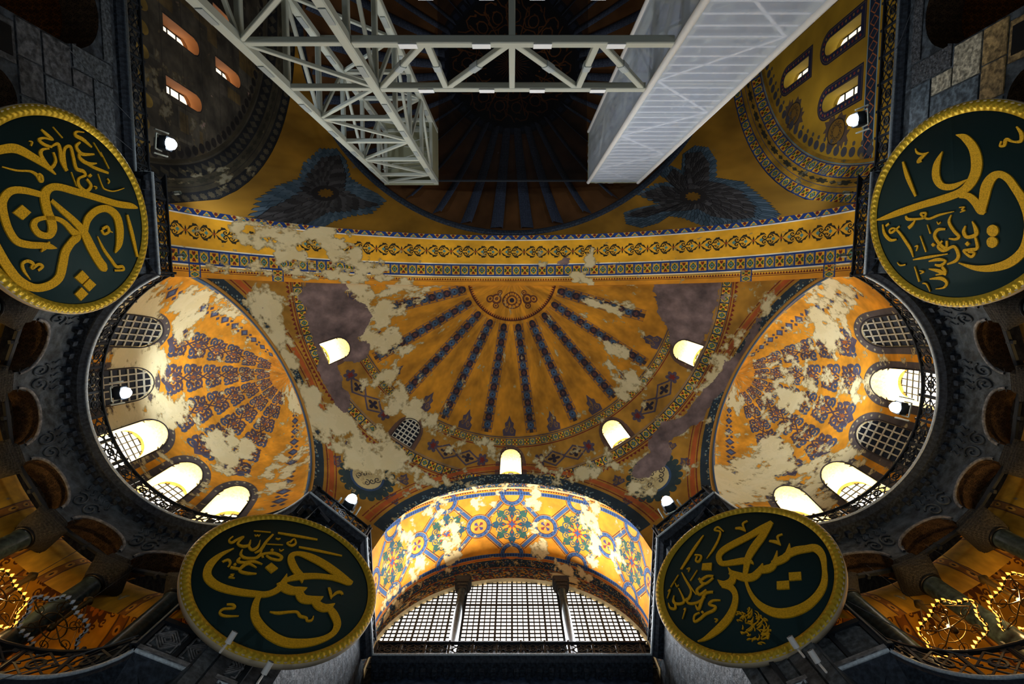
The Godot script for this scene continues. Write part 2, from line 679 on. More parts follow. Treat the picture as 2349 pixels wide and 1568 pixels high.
func make_textures():
	var jobs := [paint_semidome, paint_niche.bind("niche_l", 21), paint_niche.bind("niche_r", 34), paint_great_arch, paint_vault, paint_pendentive.bind("pend_l", 3), paint_pendentive.bind("pend_r", 9), paint_wall_r, paint_wall_l, paint_side.bind("side_r"), paint_side.bind("side_l"), paint_dome, paint_lunette, paint_gallery, paint_scrolls, paint_grounds]
	for k in ["semidome", "niche_l", "niche_r", "great_arch", "vault", "pend_l", "pend_r", "wall_r", "wall_l", "side_r", "side_l", "dome", "lunette", "gallery", "scrolls", "stone", "plaster", "felt"]:
		made[k] = null
	var group := WorkerThreadPool.add_group_task(func(i): jobs[i].call(), jobs.size(), -1, true)
	WorkerThreadPool.wait_for_group_task_completion(group)
	for k in made:
		if made[k] != null: T[k] = ImageTexture.create_from_image(made[k])

# a chain of dark beads and leaves along a ray, from y0 to y1 at x, half width w
func bead_band(cv: Canvas, x: float, y0: float, y1: float, half: float, step: float, edge: Color):
	for r in int((y1 - y0) / 4):
		var yy := y0 + r * 4.0
		var ww := half / (HALF_R * sin(yy / 1024.0 * PI / 2)) / PI * 2048.0
		cv.rect(x - ww, yy, ww * 2, 4, Color(0.60, 0.38, 0.09))
		cv.rect(x - ww * 0.34, yy, ww * 0.68, 4, Color(0.22, 0.17, 0.16))
		cv.rect(x - ww, yy, ww * 0.07, 4, edge)
		cv.rect(x + ww * 0.93, yy, ww * 0.07, 4, edge)
	var y := y0 + step * 0.5
	var i := 0
	while y < y1 - step * 0.3:
		var w := half / (HALF_R * sin(y / 1024.0 * PI / 2)) / PI * 2048.0
		# bands widen in the texture towards the pole, where the same width spans a wider angle
		cv.oval(x, y, w * 0.64, step * 0.56, INK if i % 2 == 0 else Color(0.22, 0.26, 0.3))
		if i % 2 == 0:
			cv.oval(x, y, w * 0.28, step * 0.2, WINE)
			cv.flower(frame2(x, y, 1.0, step / w * 0.6), 4, w * 0.1, w * 0.5, Color(0.3, 0.2, 0.18))
		else:
			cv.diamond(x, y, w * 0.5, step * 0.34, SLATE)
			cv.diamond(x, y, w * 0.25, step * 0.16, INK)
		for s in [-1, 1]:
			cv.diamond(x + s * w * 0.62, y + step * 0.5, w * 0.3, step * 0.2, DUSK)
		y += step
		i += 1

# squares of a tiled border: alternate star and heart tiles, in a frame running along +x from x0 to x1
func tile_row(cv: Canvas, x0: float, x1: float, y0: float, y1: float, n: int, ground: Color, fresh := true):
	cv.rect(x0, y0, x1 - x0, y1 - y0, ground)
	var tw := (x1 - x0) / n
	var th := y1 - y0
	for i in n:
		tile(cv, frame2(x0 + (i + 0.5) * tw, (y0 + y1) / 2, tw * 0.44, th * 0.44), i)

func tile(cv: Canvas, f: Transform2D, i: int):
	if i % 2 == 0:
		cv.blot(f, [-1, -1, 1, -1, 1, 1, -1, 1], Color(0.42, 0.42, 0.40))
		cv.flower(f, 8, 0.75, 1.0, Color(0.80, 0.60, 0.16))
		cv.blot(f, [-0.8, 0, 0, -0.8, 0.8, 0, 0, 0.8], LEAF)
		cv.flower(f, 8, 0.38, 0.46, Color(0.36, 0.50, 0.46))
		cv.flower(f, 4, 0.15, 0.2, WINE)
	else:
		cv.blot(f, [-1, -1, 1, -1, 1, 1, -1, 1], Color(0.80, 0.58, 0.14))
		for k in 4:
			var g := f * Transform2D(k * PI / 2, Vector2.ZERO)
			cv.blot(g, [0, -0.05, 0.42, -0.62, 0.38, -0.85, 0.18, -0.92, 0, -0.75, -0.18, -0.92, -0.38, -0.85, -0.42, -0.62], WINE if k % 2 == 0 else LEAF)
		cv.flower(f, 4, 0.05, 0.3, Color(0.80, 0.60, 0.16))

func zigzag(cv: Canvas, x0: float, x1: float, y: float, hgt: float, n: int, c: Color):
	for i in n:
		var a := lerpf(x0, x1, float(i) / n)
		var b := lerpf(x0, x1, (i + 1.0) / n)
		cv.poly(PackedVector2Array([Vector2(a, y), Vector2((a + b) / 2, y + hgt), Vector2(b, y)]), c)

func paint_semidome():
	var W := 2048
	var H := 1024
	var cv := Canvas.new(W, H, Color(0.70, 0.46, 0.10))
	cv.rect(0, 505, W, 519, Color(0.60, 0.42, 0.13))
	# half medallion at the crown and its border
	cv.rect(0, 0, W, 132, Color(0.74, 0.49, 0.11))
	cv.rect(0, 128, W, 12, Color(0.30, 0.14, 0.08))
	zigzag(cv, 0, W, 128, 9, 60, Color(0.72, 0.44, 0.1))
	# crown ornament: a rosette between two leafy scrolls
	cv.oval(1022, 74, 262, 27, Color(0.36, 0.20, 0.12))
	for q in 14:
		var a := TAU * q / 14
		cv.oval(1022 + cos(a) * 190, 74 + sin(a) * 20, 36, 4.5, Color(0.74, 0.48, 0.12))
	cv.oval(1022, 74, 110, 12, Color(0.74, 0.48, 0.12))
	cv.oval(1022, 74, 64, 7, INK)
	for s in [-1, 1]:
		for q in [[395.0, 84.0, 120.0, 17.0], [505.0, 97.0, 74.0, 13.0], [330.0, 104.0, 60.0, 9.0], [420.0, 62.0, 80.0, 8.0]]:
			cv.oval(1022 + s * q[0], q[1], q[2], q[3], Color(0.36, 0.20, 0.12))
			cv.oval(1022 + s * q[0], q[1], q[2] * 0.62, q[3] * 0.62, Color(0.72, 0.47, 0.11))
			cv.oval(1022 + s * q[0], q[1], q[2] * 0.34, q[3] * 0.34, Color(0.36, 0.20, 0.12))
	# ten bead bands fanning from the crown
	for i in 10:
		var x := 172.0 + i * 186.5
		if i == 0 or i == 9:
			bead_band(cv, x, 150, 430, 0.40, 24, DUSK)
		else:
			bead_band(cv, x, 150, 500, 0.36, 24, DUSK)
	# inner ring border
	cv.rect(0, 508, W, 3, DUSK)
	cv.rect(0, 514, W, 22, Color(0.30, 0.28, 0.22))
	for i in 90:
		tile(cv, frame2((i + 0.5) * W / 90.0, 525, 9.5, 9), i)
	cv.rect(0, 539, W, 3, WINE)
	# crest motifs on the ring's inner edge between the bands
	for i in 11:
		var x := 80.0 + i * 186.5
		crest(cv, x, 505, 40, 66)
	# window ring: lozenges and rosettes between the windows
	for k in 5:
		var u := (0.498 + (k - 2) * 0.1835) * W
		cv.oval(u, 585, 50, 50, Color(0.36, 0.26, 0.2))
		cv.rect(u - 52, 585, 104, 45, Color(0.36, 0.26, 0.2))
		for s in [-1, 1]:
			cv.flower(frame2(u + s * 100, 588, 22, 22), 6, 0.6, 1.0, DUSK)
			cv.flower(frame2(u + s * 100, 588, 11, 11), 6, 0.5, 1.0, WINE)
			cv.diamond(u + s * 150, 590, 46, 26, DUSK)
			cv.diamond(u + s * 150, 590, 36, 20, Color(0.55, 0.40, 0.18))
			cv.flower(frame2(u + s * 150, 590, 22, 14), 4, 0.3, 1.0, INK)
	# outer ring border of tiles
	cv.rect(0, 628, W, 4, Color(0.5, 0.4, 0.3))
	cv.rect(0, 634, W, 28, Color(0.13, 0.16, 0.20))
	for i in 84:
		tile(cv, frame2((i + 0.5) * W / 84.0, 648, 10.5, 12), i)
	cv.rect(0, 664, W, 3, WINE)
	zigzag(cv, 0, W, 672, 9, 150, WINE)
	# lower spandrels: ochre with wreath medallions and dark borders along the arches
	for sx in [-1, 1]:
		var cx: float = W * 0.498 + sx * 395.0
		cv.oval(cx, 770, 66, 62, Color(0.16, 0.2, 0.2))
		for i in 20:
			var a := TAU * i / 20
			cv.oval(cx + cos(a) * 68, 770 + sin(a) * 64, 9, 9, Color(0.18, 0.22, 0.2))
		cv.oval(cx, 770, 46, 44, Color(0.20, 0.27, 0.36))
		cv.oval(cx, 770, 40, 38, Color(0.74, 0.64, 0.42))
		for i in 7:
			cv.curl(frame2(cx + (i - 3) * 9, 770 + (i * 5 % 7 - 3) * 6, 9, 9, i), 1.2, 1.0, 3, Color(0.3, 0.26, 0.2))
		for sy in [-1, 1]:
			for q in [-1, 1]:
				crest(cv, cx + q * 86, 770 + sy * 34, 26, 34)
	# dark blue-green borders that follow the edges of the three arches
	var rim: Array = []
	for i in 410:
		var u := i / 409.0
		rim.append(Vector2(u * W, half_dome_end(u) * H))
	for off in [[0.0, 30.0, Color(0.15, 0.19, 0.21)], [38.0, 3.0, WINE], [44.0, 12.0, Color(0.62, 0.30, 0.12)], [60.0, 2.5, WINE]]:
		edge_band(cv, rim, off[0], off[1], off[2])
	var rng := RandomNumberGenerator.new()
	rng.seed = 4
	for i in 900:
		var p: Vector2 = rim[rng.randi_range(0, rim.size() - 1)]
		var c: Color = [Color(0.5, 0.55, 0.5), Color(0.55, 0.5, 0.36), Color(0.32, 0.4, 0.42)][i % 3]
		cv.oval(p.x + rng.randf_range(-3, 3), p.y - rng.randf_range(2, 27), 2.2, 2.0, c)
	var fl := [[0.03, 0.49, 0.06, 0.06, 0.9], [0.058, 0.38, 0.06, 0.1, 0.75], [0.11, 0.45, 0.05, 0.07, 0.9], [0.17, 0.43, 0.05, 0.06, 0.85], [0.25, 0.50, 0.05, 0.05, 0.9], [0.30, 0.50, 0.05, 0.03, 0.7], [0.02, 0.28, 0.05, 0.1, 0.5], [0.38, 0.52, 0.1, 0.03, 0.5], [0.91, 0.30, 0.03, 0.07, 0.9], [0.805, 0.37, 0.02, 0.07, 0.95], [0.767, 0.44, 0.02, 0.06, 0.95], [0.765, 0.50, 0.04, 0.04, 0.9], [0.85, 0.25, 0.06, 0.03, 0.35],
		[0.075, 0.73, 0.06, 0.05, 0.8], [0.165, 0.73, 0.06, 0.06, 0.95], [0.205, 0.73, 0.05, 0.05, 0.9], [0.25, 0.70, 0.06, 0.05, 0.9], [0.28, 0.66, 0.05, 0.05, 0.8], [0.33, 0.69, 0.05, 0.05, 0.7], [0.30, 0.76, 0.03, 0.04, 0.8], [0.68, 0.75, 0.03, 0.04, 0.7], [0.72, 0.70, 0.07, 0.03, 0.5], [0.5, 0.66, 0.3, 0.03, 0.35], [0.6, 0.63, 0.08, 0.04, 0.5], [0.45, 0.55, 0.25, 0.03, 0.35], [0.8, 0.66, 0.05, 0.04, 0.6], [0.87, 0.7, 0.06, 0.06, 0.6], [0.5, 0.7, 0.1, 0.02, 0.6], [0.02, 0.65, 0.05, 0.12, 0.5], [0.96, 0.72, 0.04, 0.06, 0.5]]
	var mo := [[0.05, 0.56, 0.05, 0.07, 1.2], [0.085, 0.50, 0.035, 0.06, 1.2], [0.11, 0.57, 0.04, 0.06, 1.2], [0.15, 0.52, 0.02, 0.04, 0.9], [0.16, 0.62, 0.03, 0.03, 0.9], [0.20, 0.635, 0.03, 0.025, 0.9], [0.955, 0.52, 0.05, 0.09, 1.3], [0.91, 0.55, 0.04, 0.06, 1.2], [0.88, 0.56, 0.02, 0.04, 0.8], [0.80, 0.69, 0.04, 0.025, 1.2], [0.74, 0.67, 0.03, 0.028, 1.1], [0.70, 0.715, 0.03, 0.03, 1.2], [0.90, 0.735, 0.04, 0.025, 1.0], [0.855, 0.71, 0.03, 0.02, 1.0]]
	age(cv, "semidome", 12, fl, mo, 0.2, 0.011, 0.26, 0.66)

# a strip that runs at a set distance above a polyline (in texture pixels)
func edge_band(cv: Canvas, rim: Array, off: float, width: float, c: Color):
	for i in rim.size() - 1:
		var a: Vector2 = rim[i]
		var b: Vector2 = rim[i + 1]
		if a.y > 1015 and b.y > 1015: continue
		var d := (b - a).normalized()
		if absf(d.y) > 0.97 and (b - a).length() > 60: continue
		var n := Vector2(d.y, -d.x)
		cv.poly(PackedVector2Array([a + n * off - d, b + n * off + d, b + n * (off + width) + d, a + n * (off + width) - d]), c)

func crest(cv: Canvas, x: float, y: float, w: float, h: float):
	# an upward leaf cluster
	cv.poly(PackedVector2Array([Vector2(x, y - h), Vector2(x + w * 0.25, y - h * 0.7), Vector2(x + w * 0.5, y - h * 0.62), Vector2(x + w * 0.42, y - h * 0.4), Vector2(x + w * 0.7, y - h * 0.28), Vector2(x + w * 0.6, y), Vector2(x - w * 0.6, y), Vector2(x - w * 0.7, y - h * 0.28), Vector2(x - w * 0.42, y - h * 0.4), Vector2(x - w * 0.5, y - h * 0.62), Vector2(x - w * 0.25, y - h * 0.7)]), DUSK)
	for s in [-1, 1]:
		cv.curl(frame2(x + s * w * 0.26, y - h * 0.3, w * 0.2, h * 0.2), 1.2, 1.0, 2.4, Color(0.5, 0.36, 0.16), s)
	cv.diamond(x, y - h * 0.55, w * 0.12, h * 0.2, Color(0.5, 0.36, 0.16))

# leafy arabesque filling a tapering band from (x, y0) half width w0 to (x, y1) half width w1
func arabesque(cv: Canvas, x: float, y0: float, y1: float, w0: float, w1: float, seed: int):
	var rng := RandomNumberGenerator.new()
	rng.seed = seed
	var y := y0
	while y < y1:
		var t := (y - y0) / (y1 - y0)
		var w := lerpf(w0, w1, t)
		var step := 78.0 + 18.0 * t
		cv.flower(frame2(x, y + step / 2, w * 0.34, step * 0.34), 8, 0.5, 1.0, DUSK)
		cv.flower(frame2(x, y + step / 2, w * 0.16, step * 0.16), 6, 0.4, 1.0, Color(0.55, 0.3, 0.1))
		for s in [-1, 1]:
			cv.curl(frame2(x + s * w * 0.56, y + step * 0.28, w * 0.36, step * 0.26, 0.4), 1.3, 1.0, 9.0, Color(0.27, 0.24, 0.28), s)
			cv.curl(frame2(x + s * w * 0.56, y + step * 0.76, w * 0.36, step * 0.24, 2.4), 1.3, 1.0, 9.0, Color(0.25, 0.27, 0.33), -s)
			cv.oval(x + s * w * 0.86, y + step * 0.52, w * 0.13, step * 0.15, DUSK)
			for q in 3:
				cv.flower(frame2(x + s * w * (0.3 + q * 0.22), y + step * (0.12 + 0.38 * (q % 2)), w * 0.13, step * 0.08, q), 5, 0.5, 1.0, Color(0.33, 0.2, 0.16))
			cv.line([Vector2(x, y), Vector2(x + s * w * 0.5, y + step * 0.5), Vector2(x, y + step)], 6.0, Color(0.3, 0.22, 0.22))
			cv.diamond(x + s * w * 0.5, y + step * 0.52, w * 0.12, step * 0.1, Color(0.36, 0.2, 0.12))
		y += step
	# pointed end
	cv.poly(PackedVector2Array([Vector2(x - w1 * 0.8, y1), Vector2(x, y1 + 44), Vector2(x + w1 * 0.8, y1), Vector2(x, y1 + 14)]), DUSK)

func paint_niche(key: String, seed: int):
	var W := 1024
	var H := 1024
	var cv := Canvas.new(W, H, Color(0.77, 0.50, 0.10))
	cv.rect(0, 0, W, 130, Color(0.74, 0.46, 0.10))
	for i in 5:
		var x := 528.0 + (i - 2) * 105.0
		arabesque(cv, x, 110, 590, 50, 42, seed + i)
	for x in [166.0, 858.0]:
		var y := 150.0
		while y < 760:
			cv.diamond(x, y, 20, 20, DUSK)
			cv.diamond(x, y, 11, 11, Color(0.32, 0.36, 0.44))
			cv.diamond(x - 10, y + 30, 8, 9, DUSK)
			cv.diamond(x + 10, y + 30, 8, 9, DUSK)
			y += 60.0
	# painted arch borders round the windows
	for k in 5:
		var u := (0.5 + (k - 2) * 0.1165) * W
		cv.oval(u, 735, 52, 100, Color(0.30, 0.26, 0.24))
		cv.rect(u - 52, 735, 104, 289, Color(0.30, 0.26, 0.24))
		for i in 9:
			var a := PI * i / 8
			cv.oval(u - cos(a) * 44, 735 - sin(a) * 92, 3, 4, Color(0.6, 0.55, 0.4))
	# gold and blue line along the front arch
	for x in [106.0, 918.0]:
		cv.rect(x - 10, 0, 20, H, Color(0.8, 0.55, 0.16))
		cv.rect(x - 4, 0, 7, H, SLATE)
	var fl: Array
	var base := 0.26
	if key == "niche_l":
		fl = [[0.84, 0.62, 0.05, 0.08, 1.0], [0.78, 0.58, 0.06, 0.07, 0.8], [0.66, 0.72, 0.05, 0.14, 1.2], [0.54, 0.72, 0.06, 0.16, 1.3], [0.50, 0.55, 0.04, 0.05, 0.6], [0.40, 0.50, 0.05, 0.07, 1.0], [0.33, 0.46, 0.05, 0.06, 1.0], [0.34, 0.56, 0.04, 0.08, 0.9], [0.13, 0.16, 0.08, 0.09, 1.1], [0.22, 0.10, 0.1, 0.06, 0.7], [0.19, 0.55, 0.05, 0.14, 0.7], [0.10, 0.45, 0.04, 0.2, 0.5], [0.78, 0.82, 0.06, 0.12, 0.9], [0.9, 0.45, 0.06, 0.1, 0.8], [0.6, 0.8, 0.3, 0.12, 0.3]]
	else:
		fl = [[0.80, 0.55, 0.06, 0.1, 0.7], [0.87, 0.66, 0.06, 0.1, 0.7], [0.50, 0.32, 0.05, 0.06, 1.0], [0.55, 0.4, 0.3, 0.1, 0.25], [0.74, 0.5, 0.05, 0.06, 0.7], [0.55, 0.25, 0.2, 0.1, 0.4], [0.30, 0.48, 0.06, 0.1, 1.0], [0.22, 0.58, 0.07, 0.12, 1.1], [0.14, 0.66, 0.06, 0.14, 1.1], [0.36, 0.64, 0.06, 0.06, 0.9], [0.2, 0.14, 0.1, 0.08, 0.8], [0.60, 0.62, 0.04, 0.12, 0.5], [0.31, 0.8, 0.03, 0.12, 0.9], [0.44, 0.7, 0.03, 0.08, 0.6]]
		base = 0.30
	age(cv, key, seed, fl, [[0.2, 0.02, 0.1, 0.03, 0.4]], base, 0.014, 0.24, 0.66)

func paint_great_arch():
	var W := 2048
	var H := 256
	var cv := Canvas.new(W, H, GOLD)
	# v grows from the west edge (texture top) to the dome
	cv.rect(0, 0, W, 18, Color(0.80, 0.52, 0.12))
	cv.rect(0, 20, W, 3, WINE)
	zigzag(cv, 0, W, 26, 11, 260, WINE)
	cv.rect(0, 38, W, 2, SLATE)
	cv.rect(0, 44, W, 5, Color(0.88, 0.84, 0.72))
	cv.rect(0, 49, W, 58, BLUE)
	for i in 76:
		tile(cv, frame2((i + 0.5) * W / 76.0, 78, 11.6, 22), i)
	cv.rect(0, 107, W, 5, Color(0.88, 0.84, 0.72))
	# acanthus pairs along the middle
	for i in 27:
		acanthus(cv, (i + 0.5) * W / 27.0, 172, W / 27.0, 30)
	cv.rect(0, 229, W, 5, Color(0.88, 0.86, 0.8))
	cv.rect(0, 234, W, 22, BLUE)
	for i in 84:
		var x := (i + 0.5) * W / 84.0
		if i % 2 == 0:
			cv.poly(PackedVector2Array([Vector2(x - 11, 255), Vector2(x, 236), Vector2(x + 11, 255)]), Color(0.82, 0.62, 0.18))
			cv.oval(x, 249, 5, 6, WINE)
		else:
			cv.poly(PackedVector2Array([Vector2(x - 11, 237), Vector2(x, 254), Vector2(x + 11, 237)]), Color(0.80, 0.60, 0.16))
			cv.oval(x, 242, 5, 4, TEAL)
	# panel strips of tiles that run on from the half dome
	for x in [95.0, 320.0, 1728.0, 1953.0]:
		cv.rect(x - 16, 0, 32, 49, BLUE)
		tile(cv, frame2(x, 12, 13, 12), 0)
		tile(cv, frame2(x, 36, 13, 12), 1)
	age(cv, "great_arch", 40, [[0.09, 0.7, 0.04, 0.3, 0.5], [0.13, 0.75, 0.03, 0.25, 1.3], [0.17, 0.6, 0.025, 0.4, 1.3], [0.22, 0.8, 0.04, 0.2, 1.2], [0.25, 0.5, 0.025, 0.45, 1.2], [0.28, 0.25, 0.03, 0.3, 1.2], [0.19, 0.2, 0.06, 0.2, 0.7], [0.10, 0.2, 0.05, 0.2, 0.4], [0.33, 0.1, 0.02, 0.15, 1.0], [0.62, 0.3, 0.008, 0.5, 1.2], [0.60, 0.2, 0.02, 0.15, 1.0], [0.545, 0.5, 0.006, 0.3, 1.0], [0.645, 0.8, 0.006, 0.2, 0.5]], [[0.585, 0.45, 0.012, 0.2, 0.5]], 0.12, 0.012, 0.14, 0.6)

func acanthus(cv: Canvas, x: float, y: float, w: float, h: float):
	var c := Color(0.15, 0.14, 0.09)
	for s in [-1, 1]:
		# outer leaf, from the tip to the middle
		cv.poly(PackedVector2Array([Vector2(x + s * w * 0.46, y), Vector2(x + s * w * 0.36, y - h * 0.62), Vector2(x + s * w * 0.27, y - h * 0.7), Vector2(x + s * w * 0.25, y - h * 1.0), Vector2(x + s * w * 0.12, y - h * 0.95), Vector2(x + s * w * 0.02, y - h * 0.55), Vector2(x + s * w * 0.12, y - h * 0.72), Vector2(x + s * w * 0.24, y - h * 0.62), Vector2(x + s * w * 0.33, y - h * 0.36)]), c)
		cv.poly(PackedVector2Array([Vector2(x + s * w * 0.46, y), Vector2(x + s * w * 0.36, y + h * 0.62), Vector2(x + s * w * 0.27, y + h * 0.7), Vector2(x + s * w * 0.25, y + h * 1.0), Vector2(x + s * w * 0.12, y + h * 0.95), Vector2(x + s * w * 0.02, y + h * 0.55), Vector2(x + s * w * 0.12, y + h * 0.72), Vector2(x + s * w * 0.24, y + h * 0.62), Vector2(x + s * w * 0.33, y + h * 0.36)]), c)
		for q in [-1, 1]:
			cv.curl(frame2(x + s * w * 0.1, y + q * h * 0.34, w * 0.11, h * 0.36), 1.15, 1.0, 3.4, c, s * q)
		cv.diamond(x + s * w * 0.22, y, w * 0.07, h * 0.28, TEAL)
		cv.diamond(x + s * w * 0.5, y - h * 0.3, w * 0.03, h * 0.34, c)
		cv.diamond(x + s * w * 0.5, y + h * 0.3, w * 0.03, h * 0.34, c)
		cv.line([Vector2(x + s * w * 0.46, y - 4), Vector2(x + s * w * 0.54, y + 4)], 3, Color(0.6, 0.25, 0.1))

func paint_vault():
	var W := 2048
	var H := 512
	var cv := Canvas.new(W, H, Color(0.88, 0.56, 0.14))
	# linked rings and octagons
	var pitch := 338.0
	for i in range(-4, 5):
		var x := W / 2.0 + i * pitch
		var r := x + pitch / 2
		var net := Color(0.26, 0.36, 0.50)
		for s in [-1, 1]:
			for y in [92.0, 410.0]:
				cv.line([Vector2(x + s * 52, y + (32 if y < 200 else -32)), Vector2(x + s * pitch / 2, 251)], 34, Color(0.35, 0.13, 0.1))
				cv.line([Vector2(x + s * 52, y + (32 if y < 200 else -32)), Vector2(x + s * pitch / 2, 251)], 26, Color(0.80, 0.54, 0.2))
				cv.line([Vector2(x + s * 52, y + (32 if y < 200 else -32)), Vector2(x + s * pitch / 2, 251)], 18, net)
	for i in range(-4, 5):
		var x := W / 2.0 + i * pitch
		for q in [[x, 86.0, 64.0], [x, 416.0, 64.0], [x + pitch / 2, 251.0, 68.0]]:
			cv.oval(q[0], q[1], q[2], q[2], Color(0.35, 0.13, 0.1))
			cv.oval(q[0], q[1], q[2] - 3, q[2] - 3, Color(0.80, 0.54, 0.2))
			cv.oval(q[0], q[1], q[2] - 6, q[2] - 6, Color(0.26, 0.36, 0.50))
			cv.oval(q[0], q[1], q[2] - 24, q[2] - 24, Color(0.35, 0.13, 0.1))
			cv.oval(q[0], q[1], q[2] - 27, q[2] - 27, Color(0.86, 0.58, 0.2))
			for k in 14:
				var a := TAU * k / 14
				cv.oval(q[0] + cos(a) * (q[2] - 15), q[1] + sin(a) * (q[2] - 15), 4, 4, Color(0.16, 0.23, 0.38))
		var f := frame2(x + pitch / 2, 251, 30, 30)
		for k in 4:
			var g := f * Transform2D(k * PI / 2 + PI / 4, Vector2.ZERO)
			cv.blot(g, [0, 0, 0.18, 0.5, 0.34, 0.72, 0.14, 0.86, 0, 1.0, -0.14, 0.86, -0.34, 0.72, -0.18, 0.5], Color(0.30, 0.26, 0.42) if k % 2 else Color(0.5, 0.2, 0.2))
		# ornament in the octagon
		var o := frame2(x, 251, 112, 118)
		for k in 8:
			var g := o * Transform2D(k * TAU / 8, Vector2.ZERO)
			cv.blot(g, [0, 0.2, 0.12, 0.42, 0.06, 0.6, 0.2, 0.66, 0.14, 0.8, 0, 1.0, -0.14, 0.8, -0.2, 0.66, -0.06, 0.6, -0.12, 0.42], Color(0.17, 0.30, 0.34) if k % 2 == 0 else Color(0.2, 0.34, 0.28))
			cv.curl(g * frame2(0.22, 0.55, 0.17, 0.17, 0.5), 1.2, 1.0, 4.0, Color(0.15, 0.26, 0.34))
			cv.curl(g * frame2(-0.22, 0.55, 0.17, 0.17, 2.4), 1.2, 1.0, 4.0, Color(0.2, 0.33, 0.3), -1.0)
			cv.blot(g, [0.0, 0.30, 0.05, 0.38, 0.0, 0.46, -0.05, 0.38], Color(0.6, 0.22, 0.12))
			cv.oval((g * Vector2(0.0, 0.86)).x, (g * Vector2(0.0, 0.86)).y, 4, 4, Color(0.7, 0.3, 0.16))
		cv.flower(o, 8, 0.12, 0.24, Color(0.6, 0.24, 0.14))
		cv.flower(o, 4, 0.05, 0.14, Color(0.2, 0.3, 0.46))
	# borders: front edge at the top of the texture, window edge at the bottom
	for e in [[0.0, 40.0], [452.0, 60.0]]:
		cv.rect(0, e[0], W, e[1], Color(0.17, 0.24, 0.28))
		var rng := RandomNumberGenerator.new()
		rng.seed = 8
		for i in 1200:
			cv.oval(rng.randf_range(0, W), e[0] + rng.randf_range(2, e[1] - 2), 3.2, 2.6, [Color(0.72, 0.52, 0.16), Color(0.62, 0.6, 0.5), Color(0.5, 0.22, 0.16), Color(0.28, 0.38, 0.46)][i % 4])
	cv.rect(0, 42, W, 8, Color(0.85, 0.74, 0.5))
	zigzag(cv, 0, W, 52, 9, 160, WINE)
	cv.rect(0, 66, W, 20, Color(0.24, 0.36, 0.52))
	cv.rect(0, 416, W, 20, Color(0.24, 0.36, 0.52))
	for i in 150:
		cv.diamond((i + 0.5) * W / 150.0, 76, 6, 9, Color(0.16, 0.22, 0.36))
		cv.diamond((i + 0.5) * W / 150.0, 426, 6, 9, Color(0.16, 0.22, 0.36))
	cv.rect(0, 440, W, 8, Color(0.75, 0.4, 0.2))
	age(cv, "vault", 51, [[0.30, 0.2, 0.03, 0.2, 0.6], [0.345, 0.6, 0.03, 0.3, 1.0], [0.42, 0.2, 0.05, 0.12, 0.6], [0.555, 0.2, 0.02, 0.14, 1.2], [0.57, 0.75, 0.025, 0.14, 1.1], [0.55, 0.5, 0.02, 0.1, 0.6], [0.70, 0.25, 0.03, 0.2, 0.9], [0.71, 0.6, 0.02, 0.3, 0.9], [0.65, 0.95, 0.05, 0.12, 1.2], [0.25, 0.75, 0.03, 0.2, 0.8], [0.22, 0.3, 0.03, 0.3, 0.6], [0.5, 0.02, 0.5, 0.08, 0.3], [0.78, 0.5, 0.03, 0.3, 0.5], [0.16, 0.9, 0.06, 0.2, 0.6]], [], 0.2, 0.013, 0.16, 0.6, Color(0.95, 0.84, 0.6))

